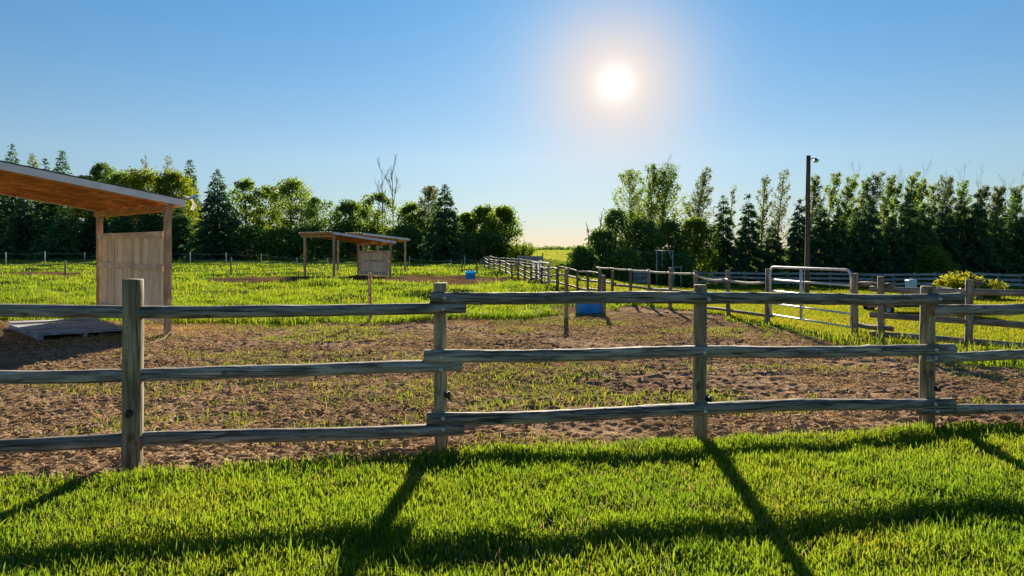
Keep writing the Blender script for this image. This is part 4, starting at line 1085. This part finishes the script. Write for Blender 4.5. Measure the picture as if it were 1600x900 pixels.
# ------------------------------------------------------------------ trees
def cards(P, Dv, S, Wd, droop=0.25):
    """leaf sprays: kites from P along unit Dv, length S, width Wd"""
    n = len(P)
    rnd = RNG.normal(0, 1, (n, 3)); side_ = np.cross(Dv, rnd); side_ /= (np.linalg.norm(side_, axis=1, keepdims=True) + 1e-9)
    S = np.broadcast_to(S, n)[:, None]; Wd = np.broadcast_to(Wd, n)[:, None]
    V_ = np.empty((n, 4, 3))
    V_[:, 0] = P
    mid = P + Dv * S * 0.45
    V_[:, 1] = mid + side_ * Wd * .5
    V_[:, 3] = mid - side_ * Wd * .5
    tip = P + Dv * S; tip[:, 2] -= droop * S[:, 0]
    V_[:, 2] = tip
    b = np.arange(n)[:, None] * 4
    return V_.reshape(-1, 3), np.concatenate([b + [0, 1, 2], b + [0, 2, 3]], 1).reshape(-1, 3)
def unit(v): return v / (np.linalg.norm(v, axis=1, keepdims=True) + 1e-9)
def finish(name, base, V_, F_, trunk_mb, leaf, barkm, label, cat, group, crown="crown"):
    t = thing(name, base, label, cat, group)
    if trunk_mb and trunk_mb.v: link("trunk", trunk_mb.mesh("trunk"), barkm, t, smooth=True)
    if V_ is not None:
        link(crown, np_mesh(crown, V_, F_), leaf, t)
    return t
def spruce(base, h, R, label, group, leaf="spruce_green", n=6000, thin=0.0, lean=0.0, bottom=0.03, size=1.0):
    W = max(10, int(h / 0.42))
    u = RNG.random(n); t = 1 - np.sqrt(1 - u * (1 - 0.0)) ; t = np.clip(t * 1.04 - 0.02 * RNG.random(n), 0, 1)
    nb = 9
    br = RNG.integers(0, nb, n); br_ = br.astype(float)
    k = np.floor(t * W); zk = np.clip((k + 0.5 + (_hash(k, br_ , 5) - .5) * 1.5) / W, 0, 1)
    az = 2 * np.pi * (br + _hash(k, br.astype(float), 11)) / nb * 1.0 + k * 1.3
    Lb = R * (1 - zk) ** 0.82 * (0.72 + 0.5 * _hash(k + 50, br.astype(float), 13)) + 0.10
    lob = _hash(k + 90, br.astype(float), 19)
    Lb = Lb * np.where(lob < thin, 0.35, 1.0)
    rr = RNG.random(n) ** 0.6
    dirv = np.stack([np.cos(az), np.sin(az), np.zeros(n)], -1)
    P = dirv * (Lb * rr)[:, None]
    z = h * (bottom + (1 - bottom) * zk) - (0.12 + .42 * _hash(k + 7, br_, 23) + .2 * (1 - zk)) * Lb * rr ** 1.6 + 0.10 * Lb * np.clip(rr - .7, 0, 1) * 3
    P[:, 2] = np.maximum(z, 0.05)
    P += RNG.normal(0, 0.10 * size, (n, 3))
    P[:, 0] += lean * h * zk ** 2
    tang = np.stack([-np.sin(az), np.cos(az), np.zeros(n)], -1)
    Dv = unit(dirv * 0.85 + tang * RNG.normal(0, .65, n)[:, None] + np.stack([np.zeros(n), np.zeros(n), RNG.normal(-.12, .3, n)], -1))
    S = (0.30 + 0.30 * RNG.random(n)) * size * (0.55 + 0.65 * (1 - zk)); 
    V1, F1 = cards(P, Dv, S, S * 0.42, 0.18)
    # leader
    m = 26
    lz = h * (0.955 + 0.05 * RNG.random(m)); a = RNG.uniform(0, 6.28, m)
    Dl = unit(np.stack([np.cos(a) * .8, np.sin(a) * .8, RNG.uniform(.2, 1.2, m)], -1))
    V2, F2 = cards(np.stack([np.full(m, lean * h), np.zeros(m), lz], -1), Dl, 0.3 * size, .09 * size, 0)
    V_ = np.concatenate([V1, V2]); F_ = np.concatenate([F1, F2 + len(V1)])
    tm = MB(); tm.tube([(0, 0, -.3), (0, 0, h * .3), (lean * h * .25, 0, h * .6), (lean * h, 0, h * .98)], [.018 * h, .014 * h, .008 * h, .015], 7)
    return finish("spruce_tree", base, V_, F_, tm, leaf, "bark", label, "tree", group)
def limb(mb, p0, p1, r0, r1, n=5, wob=.06):
    p0, p1 = Vector(p0), Vector(p1); v = p1 - p0
    pts = [p0]
    for s_ in (.35, .7):
        pts.append(p0 + v * s_ + Vector([random.gauss(0, wob) * v.length for _ in range(3)]) + Vector((0, 0, -.05 * v.length * (1 - s_))))
    pts.append(p1)
    mb.tube(pts, [r0, r0 + (r1 - r0) * .4, r0 + (r1 - r0) * .75, r1], n, cap=False)
    return pts
def leafy(base, h, R, label, group, leaf="leaf_green", nclump=34, nleaf=190, lsize=.30, lo=.22, open_=0.0, lean=0.0, barkm="bark", stems=1, name="leafy_tree", csz=1.0, flat_top=0.0):
    tm = MB(); Vs, Fs, off = [], [], 0
    th = h * .62
    for s_ in range(stems):
        dx = random.gauss(0, .12) * R if stems > 1 else 0
        tm.tube([(dx * .3, 0, -.3), (dx, 0, h * .22), (dx * 1.4 + lean * h * .4, random.gauss(0, .03) * h, h * .48), (dx * 1.5 + lean * h * .8, random.gauss(0, .03) * h, h * .8)], [.020 * h + .03, .016 * h + .02, .010 * h + .01, .02], 7)
    for c_ in range(nclump):
        fz = lo + (1 - lo) * ((c_ + random.random()) / nclump) ** .85
        env = math.sin(math.pi * min(1, max(0.06, (fz - lo) / (1 - lo) * .86 + .12))) ** .6
        a = c_ * 2.4 + random.uniform(-.6, .6)
        rr = R * env * (0.25 + .68 * math.sqrt(random.random()))
        cc = np.array([rr * math.cos(a) + lean * h * fz, rr * math.sin(a), h * min(fz, .965) - .05 * h])
        cr = R * (0.20 + .20 * random.random()) * csz * (1 - .35 * (fz > .85))
        m_ = int(nleaf * random.uniform(.7, 1.3) * (1 - open_ * random.random()))
        q = np.clip(RNG.normal(0, .58, (m_, 3)), -1.5, 1.5) * cr * np.array([1.15, 1.15, .8])
        P = cc + q
        P[:, 2] = np.maximum(P[:, 2], .05)
        Dv = unit(q / cr * .7 + RNG.normal(0, .7, (m_, 3)) + np.array([0.1, 0, -.15]))
        S = lsize * RNG.uniform(.6, 1.25, m_)
        V_, F_ = cards(P, Dv, S, S * .62, .15)
        Vs.append(V_); Fs.append(F_ + off); off += len(V_)
        if random.random() < .8:
            z0 = max(.12 * h, cc[2] - .28 * h * random.uniform(.6, 1.1))
            limb(tm, (lean * z0, 0, z0), tuple(cc), .009 * h * (1.1 - fz) + .02, .015)
    return finish(name, base, np.concatenate(Vs), np.concatenate(Fs), tm, leaf, barkm, label, "tree" if name != "bush" else "bush", group, "crown" if name != "bush" else "foliage")
def poplar(base, h, R, label, group, leaf="leaf_silver", lean=.12, nbr=24, nleaf=130, lsize=.24, lo=.28, barkm="pale_bark", sparse=0.0):
    """tall narrow wind-swept crown: branches rise steeply and trail to the right"""
    tm = MB(); Vs, Fs, off = [], [], 0
    def tr(f): return Vector((lean * h * f ** 1.7, 0, h * f))
    tm.tube([tr(0) - Vector((0, 0, .3)), tr(.25), tr(.5), tr(.75), tr(.97)], [.011 * h + .02, .010 * h, .007 * h, .004 * h, .012], 7)
    for i in range(nbr):
        f = lo + (.95 - lo) * (i + random.random()) / nbr
        a = i * 2.4 + random.uniform(-.5, .5)
        Lb = R * (1.60 - 1.35 * f) * random.uniform(.7, 1.3)
        p0 = tr(f)
        up = min(Lb * random.uniform(.9, 1.7), (h - p0.z) * random.uniform(.5, .95))
        p1 = p0 + Vector((math.cos(a) * Lb + lean * Lb * 2.2, math.sin(a) * Lb, up))
        pts = limb(tm, p0, p1, .012 + .003 * h * (1 - f), .008, 4, .05)
        if random.random() < sparse: continue
        m_ = int(nleaf * random.uniform(.6, 1.5) * (1.25 - .5 * f))
        s_ = RNG.random(m_) ** .9 * 1.05 + .08
        base_ = np.array(p0)[None] * (1 - s_)[:, None] + np.array(p1)[None] * s_[:, None]
        dirb = np.array((p1 - p0).normalized())
        P = base_ + RNG.normal(0, .15 * R, (m_, 3)) * (0.45 + .8 * (1 - s_))[:, None] * np.array([1, 1, 1.6])
        P[:, 2] = np.minimum(P[:, 2], h)
        Dv = unit(dirb * .55 + RNG.normal(0, .6, (m_, 3)) + np.array([.35 * (lean > 0), 0, -.05]))
        S = lsize * RNG.uniform(.6, 1.3, m_) * (1.1 - .35 * f)
        V_, F_ = cards(P, Dv, S, S * .5, .1)
        Vs.append(V_); Fs.append(F_ + off); off += len(V_)
    m_ = 45
    fz_ = RNG.uniform(.8, 1.0, m_)
    P = np.stack([lean * h * fz_ ** 1.7, fz_ * 0, h * fz_], -1) + RNG.normal(0, 1, (m_, 3)) * np.array([.10, .10, .01 * h]); Dv = unit(RNG.normal(0, .7, (m_, 3)) + np.array([.4, 0, .5])); S = lsize * RNG.uniform(.6, 1.2, m_)
    V_, F_ = cards(P, Dv, S, S * .5, .1); Vs.append(V_); Fs.append(F_ + off)
    return finish("poplar_tree", base, np.concatenate(Vs), np.concatenate(Fs), tm, leaf, barkm, label, "tree", group)
def bare_tree(base, h, label, group, lean=.02, r=.07, spread=.16, barkm="pale_bark"):
    tm = MB()
    def grow(p, d_, ln_, r_, lev):
        pts = [p]; q = p.copy(); dd = d_.copy()
        for k in range(4):
            dd = (dd + Vector([random.gauss(0, .025 if lev == 0 else .08) for _ in range(3)]) + Vector((lean * .2, 0, .06))).normalized()
            q = q + dd * ln_ / 4; pts.append(q.copy())
        tm.tube(pts, [r_, r_ * .85, r_ * .7, r_ * .55, r_ * .4], 4 if lev else 6, cap=False)
        if lev < 3:
            for k in range(7 if lev == 0 else 4):
                s_ = random.uniform(.35, .98) if lev == 0 else random.uniform(.25, .95)
                i = min(3, int(s_ * 4)); pp = pts[i].lerp(pts[i + 1], s_ * 4 - i)
                a = random.uniform(0, 6.28)
                nd = (dd + Vector((math.cos(a), math.sin(a), .25)) * random.uniform(.3, .6)).normalized()
                grow(pp, nd, ln_ * (.25 if lev == 0 else .5) * random.uniform(.6, 1.2) * (1.25 - .5 * s_), r_ * .45, lev + 1)
    grow(Vector((0, 0, -.2)), Vector((lean, 0, 1)).normalized(), h, r, 0)
    t = thing("bare_tree", base, label, "tree", group)
    link("trunk", tm.mesh("trunk"), barkm, t, smooth=True)
    return t
def shrub_fan(base, h, R, label, leaf="leaf_yellow", n=900, group=None, name="shrub"):
    tm = MB(); Vs, Fs, off = [], [], 0
    ns = 40
    for i in range(ns):
        a = random.uniform(0, 6.28); rr = math.sqrt(random.random())
        tip = Vector((math.cos(a) * R * rr, math.sin(a) * R * rr, h * (1 - .35 * rr ** 2) * random.uniform(.75, 1.05)))
        b0 = Vector((math.cos(a) * R * rr * .25, math.sin(a) * R * rr * .25, 0))
        m = Vector((tip.x * .55 + b0.x * .3, tip.y * .55 + b0.y * .3, tip.z * .62))
        tm.tube([b0, m, tip], [.012, .009, .004], 4, cap=False)
        k = n // ns
        s_ = RNG.uniform(.15, 1.0, k)
        P = (1 - s_)[:, None] ** 2 * np.array(b0) + 2 * ((1 - s_) * s_)[:, None] * np.array(m) * 1.0 + (s_ ** 2)[:, None] * np.array(tip)
        P += RNG.normal(0, .035 * h, (k, 3)); P[:, 2] = np.maximum(P[:, 2], .02)
        dv = np.array((tip - b0).normalized())
        Dv = unit(dv * .8 + RNG.normal(0, .5, (k, 3)))
        S = .16 * h * RNG.uniform(.6, 1.3, k)
        V_, F_ = cards(P, Dv, S, S * .28, .25); Vs.append(V_); Fs.append(F_ + off); off += len(V_)
    t = thing(name, base, label, "shrub", group)
    link("stem", tm.mesh("stem"), "bark", t)
    link("foliage", np_mesh("foliage", np.concatenate(Vs), np.concatenate(Fs)), leaf, t)
    return t
def place(px, top, d):
    b_ = atd(px, d); return b_ - Vector((0, 0, .05)), zat(top, d) - b_.z
def wpx(hw, d): return hw * d / F_PX

GL = "trees of the left belt"
def S(px, top, d, hw, label, **k): b_, h_ = place(px, top, d); return spruce(b_, h_, wpx(hw, d), label, k.pop("group", GL), size=k.pop("size", d / 75.0), **k)
def Lf(px, top, d, hw, label, **k): b_, h_ = place(px, top, d); return leafy(b_, h_, wpx(hw, d), label, k.pop("group", GL), lsize=k.pop("lsize", d * .0036), **k)
def Pp(px, top, d, hw, label, **k): b_, h_ = place(px, top, d); return poplar(b_, h_, wpx(hw, d), label, k.pop("group", GL), lsize=k.pop("lsize", d * .0034), **k)
def Br(px, top, d, label, **k): b_, h_ = place(px, top, d); return bare_tree(b_, h_, label, k.pop("group", GL), r=k.pop("r", d * .0009), **k)
def Bu(px, top, d, hw, label, **k): b_, h_ = place(px, top, d); return leafy(b_, h_, wpx(hw, d), label, k.pop("group", None), lsize=k.pop("lsize", d * .0040), name="bush", lo=.02, stems=3, nclump=k.pop("nclump", 26), **k)

# left belt, back to front
Pp(48, 240, 120, 16, "thin open poplar above the roof, second tree from the left edge", lean=.02, nleaf=60)
Pp(6, 250, 120, 14, "slim dark poplar at the extreme left edge of the photo", leaf="leaf_dark", lean=.03, nleaf=80)
S(19, 227, 118, 30, "tall narrow spruce highest at the far left above the shelter roof")
S(71, 250, 117, 24, "smaller dark spruce tucked against the left side of a bigger spruce above the roof")
S(97, 237, 114, 36, "broad dark spruce with a sharp tip above the middle of the near shelter roof", n=8000)
Lf(135, 268, 113, 28, "low yellow green leafy tree just right of the broad spruce above the roof", leaf="leaf_bright")
Lf(159, 246, 117, 24, "dark round headed tree with a ragged top above the near shelter roof", leaf="leaf_dark", open_=.3)
Pp(224, 241, 120, 13, "left of two wispy thin treetops above the yellow green tree mass", lean=.02, nleaf=42, nbr=13)
Pp(256, 242, 119, 17, "right of two wispy thin treetops above the yellow green tree mass", lean=.04, nleaf=48, nbr=15)
S(297, 251, 116, 24, "dark conifer with a jagged top behind the yellow green tree and big spruce", n=6000)
Lf(188, 262, 111, 34, "wide green leafy tree behind the near shelter board wall", leaf="leaf_green")
Lf(222, 259, 110, 40, "large dense yellow green tree above the right end of the shelter roof", leaf="leaf_bright", nclump=44)
Lf(270, 262, 109, 40, "bright yellow green tree with a domed crown left of the big spruce", leaf="leaf_bright", nclump=48)
for px, top, d, hw, lb, lf in ((-25, 300, 106, 42, "dark spruce cut by the left edge of the photo under the roof", "spruce_green"), (38, 304, 105, 42, "dark spruce seen under the left part of the near shelter roof", "spruce_green"), (103, 316, 103, 44, "mid green spruce framed between the shelter roof and its left post", "spruce_mid"), (150, 318, 105, 34, "dark spruce directly behind the left post of the near shelter", "spruce_green"), (190, 320, 104, 34, "mid green spruce framed between the two near shelter posts", "spruce_mid"), (236, 310, 104, 38, "dark spruce framed beside the right post of the near shelter", "spruce_green"), (282, 318, 103, 34, "low dark spruce just right of the near shelter", "spruce_green")):
    S(px, top, d, hw, lb, leaf=lf, n=7500)
S(340, 266, 98, 46, "big dark pyramidal spruce right of the near shelter", n=9500)
Lf(384, 274, 108, 34, "airy leafy tree just right of the big pyramidal spruce", leaf="leaf_green", open_=.55, nclump=28, csz=.8)
Lf(422, 283, 112, 30, "open bright leafy tree with sky showing through its trunk gap", leaf="leaf_bright", open_=.6, nclump=26, csz=.8)
Lf(455, 275, 106, 38, "tall leafy tree with a rounded top above the left end of the far shelter", leaf="leaf_green", open_=.3, nclump=36)
Lf(496, 305, 103, 34, "dark flat layered tree above the far shelter's high side", leaf="leaf_dark", open_=.5, nclump=24, csz=.85)
Lf(545, 311, 100, 30, "round headed dark tree above the middle of the far shelter roof", leaf="leaf_dark", nclump=30)
Lf(590, 296, 97, 34, "leafy tree at the foot of the two bare dead trunks", leaf="leaf_green", open_=.35, nclump=20)
Br(598, 264, 96, "left and thinner of two bare dead trees above the far shelter", lean=0, r=.085)
Br(615, 262, 95, "right and wider of two bare dead trees above the far shelter", lean=.01, r=.10)
Lf(643, 314, 97, 26, "dark leafy tree just right of the bare dead trees", leaf="leaf_green", open_=.4)
Pp(668, 291, 97, 20, "silvery open tree against the left side of the sharp black spruce", lean=.03, nbr=28, leaf="leaf_silver")
S(695, 289, 84, 40, "sharp tipped black green spruce left of the distant field", n=9000)
Lf(730, 330, 97, 20, "leafy tree immediately right of the sharp black green spruce", leaf="leaf_green", open_=.3)
Lf(755, 319, 95, 26, "rounded dark tree second from the right end of the left belt", leaf="leaf_green", open_=.25)
Lf(783, 319, 91, 28, "overhanging broad crowned tree at the right end of the left belt", leaf="leaf_green", lo=.42, nclump=28, lean=.03, csz=.95)
Bu(760, 362, 88, 34, "dark bush low beneath the right end of the left tree belt", leaf="leaf_dark")
Bu(790, 382, 86, 16, "yellow green bush between the belt end and the spiky bush", leaf="leaf_bright")
b_, h_ = place(813, 374, 80); shrub_fan(b_, h_, wpx(25, 80), "spiky feathery bush at the end of the left belt by the distant field", "leaf_green", 1500, name="bush")
for px, top, hw, lb in ((392, 352, 34, "dark undergrowth bush right of the big pyramidal spruce"), (440, 358, 34, "dark undergrowth bush left of the far shelter"), (486, 352, 32, "dark undergrowth bush behind the far shelter's left pole"), (535, 352, 36, "dark undergrowth bush behind the far shelter roof"), (585, 350, 36, "dark undergrowth bush behind the far shelter's board wall"), (632, 352, 34, "dark undergrowth bush right of the far shelter"), (664, 362, 28, "dark undergrowth bush left of the sharp black green spruce"), (724, 366, 28, "dark undergrowth bush right of the sharp black green spruce")):
    Bu(px, top, 99 if px < 600 else 92, hw, lb, leaf="leaf_dark", group="undergrowth bushes of the left belt")

# right belt
GR = "trees of the right belt"
Br(922, 352, 54, "left and lower of two bare twiggy treetops by the distant field", lean=-.05, r=.05, group=GR)
Br(938, 338, 55, "right and taller of two bare twiggy treetops by the distant field", lean=0, r=.05, group=GR)
for px, top, d, hw, lb, kw in ((984, 266, 58, 27, "first tall poplar of the clump right of the distant field, with rounded top", dict(lean=.0, leaf="leaf_green")), (1020, 256, 60, 23, "tallest narrow poplar in the middle of the clump right of the distant field", dict(lean=.07, leaf="leaf_green")), (1042, 256, 59, 26, "right poplar of the clump, leaning right with open branches", dict(lean=.10, leaf="leaf_green"))):
    Pp(px - kw.get("lean", 0) * 130, top, d, hw, lb, group=GR, nleaf=165, nbr=34, sparse=.08, **kw)
Br(1032, 262, 60, "single bare twig top between the two right poplars of the clump", lean=.02, r=.03, group=GR)
Lf(962, 322, 54, 28, "dark leafy tree on the left flank of the poplar clump", leaf="leaf_dark", group=GR, lo=.1, open_=.2)
Lf(1004, 338, 53, 34, "dark dense round tree under the poplar clump", leaf="leaf_dark", group=GR, lo=.05, nclump=44)
Lf(1046, 340, 54, 32, "dark dense tree behind the pale swing frame", leaf="leaf_dark", group=GR, lo=.05, nclump=44)
Pp(1083, 260, 60, 22, "wind swept open poplar standing alone leaning right above a round tree", lean=.11, nbr=30, nleaf=120, group=GR)
Lf(1086, 336, 55, 34, "green round tree below the lone wind swept poplar", leaf="leaf_green", group=GR, lo=.05, nclump=44)
Bu(907, 383, 50, 22, "round bush at the left end of the right tree belt", leaf="leaf_dark", group=GR)
Bu(940, 356, 52, 26, "tall dark bush between the round bush and the poplar clump", leaf="leaf_dark", group=GR)
Bu(975, 388, 50, 30, "low dark bush under the left flank tree", leaf="leaf_dark", group=GR)
Bu(1022, 392, 51, 30, "low dark bush behind the standing pallet", leaf="leaf_dark", group=GR)
Bu(1065, 395, 51, 28, "low dark bush right behind the small table frame", leaf="leaf_dark", group=GR)
S(1130, 306, 57, 26, "spruce with a thin wispy tip, first of the right spruces", group=GR, n=7500, size=.75)
Pp(1137, 288, 60, 9, "wispy thin treetop rising from the first right spruce", lean=.06, nleaf=60, nbr=14, group=GR)
S(1170, 304, 57, 27, "well shaped dark spruce, second of the right spruces", group=GR, n=7500, size=.75)
Pp(1188, 272, 61, 15, "left of two airy poplars just left of the light pole", lean=.05, group=GR, nleaf=85)
Pp(1212, 264, 61, 16, "right of two airy poplars just left of the light pole", lean=.08, group=GR, nleaf=85)
S(1208, 348, 56, 24, "low spruce below the two airy poplars", group=GR, n=6000, size=.75)
S(1249, 312, 57, 25, "dark spruce directly behind the light pole", group=GR, n=7500, size=.75)
ORD = ["first", "second", "third", "fourth", "fifth", "sixth", "seventh", "eighth", "ninth", "tenth", "eleventh", "twelfth", "thirteenth", "fourteenth", "fifteenth", "sixteenth"]
pops = [(1276, 272, 12), (1300, 267, 14), (1322, 272, 13), (1344, 275, 12), (1363, 268, 14), (1383, 272, 12), (1396, 285, 10), (1418, 268, 12), (1433, 280, 11), (1455, 283, 12), (1480, 274, 15), (1508, 281, 13), (1532, 290, 12), (1558, 290, 13), (1582, 288, 13), (1608, 300, 13)]
for i, (px, top, hw) in enumerate(pops):
    Pp(px - 13, top, 61 + random.uniform(-1.5, 1.5), hw * 1.25, f"leaning thin poplar, {ORD[i]} to the right of the light pole, above the spruces", lean=random.uniform(.07, .16), group="thin poplars above the spruce row", nleaf=random.choice([110, 135, 165]), nbr=32, leaf=random.choice(["leaf_silver", "leaf_green", "leaf_green"]), lo=.2)
for i, (px, top) in enumerate([(1331, 272), (1349, 264), (1397, 270), (1434, 272), (1462, 277), (1500, 277), (1535, 279), (1566, 282), (1594, 283)]):
    Br(px, top, 63, f"bare twiggy treetop, {ORD[i]} to the right of the light pole", lean=.03, r=.024, group="bare treetops behind the spruce row")
for i in range(13):
    px = 1280 + 28 * i
    S(px + random.uniform(-5, 5), 322 + random.uniform(-20, 18), 56 + random.uniform(-1, 1), 27 + random.uniform(-2, 4), f"dense dark spruce, {ORD[i]} to the right of the light pole behind the board fence", group="spruces of the right windbreak row", n=7500, size=.78, leaf="spruce_green" if i % 4 != 2 else "spruce_mid")
Bu(1458, 384, 51.5, 26, "rounded mid green bush in front of the dark spruce row at right", leaf="leaf_green", group=GR)
# yellow shrubs on the sunlit grass
b_, h_ = place(1499, 421, 25); shrub_fan(b_, h_, wpx(31, 25), "bigger yellow green shrub glowing in the sun behind the corner post", "leaf_yellow", 2600)
b_, h_ = place(1549, 434, 24); shrub_fan(b_, h_, wpx(24, 24), "smaller yellow shrub right of the bigger one with reddish tips", "leaf_yellow", 1800)
# far-off wood on the horizon
n = 5200
x = RNG.uniform(-60, 95, n); dd = 470 + RNG.uniform(0, 14, n)
prof = 2.0 + 1.6 * fbm(x * .12, x * 0, 4, 131) + .9 * fbm(x * .6, x * 0, 2, 133)
P = np.stack([x, dd, np.clip(RNG.random(n) * np.maximum(prof, .4), 0.05, None)], -1)
V_, F_ = cards(P, unit(RNG.normal(0, 1, (n, 3))), 1.2 * RNG.uniform(.5, 1.2, n), .9, 0)
tag(link("distant_wood", np_mesh("distant_wood", V_, F_), "leaf_dark"), "low dark line of distant trees on the horizon", None, None, "stuff")
Bu(879, 413, 62, 6, "tiny dark bush alone at the edge of the distant field", leaf="leaf_dark", nclump=8)
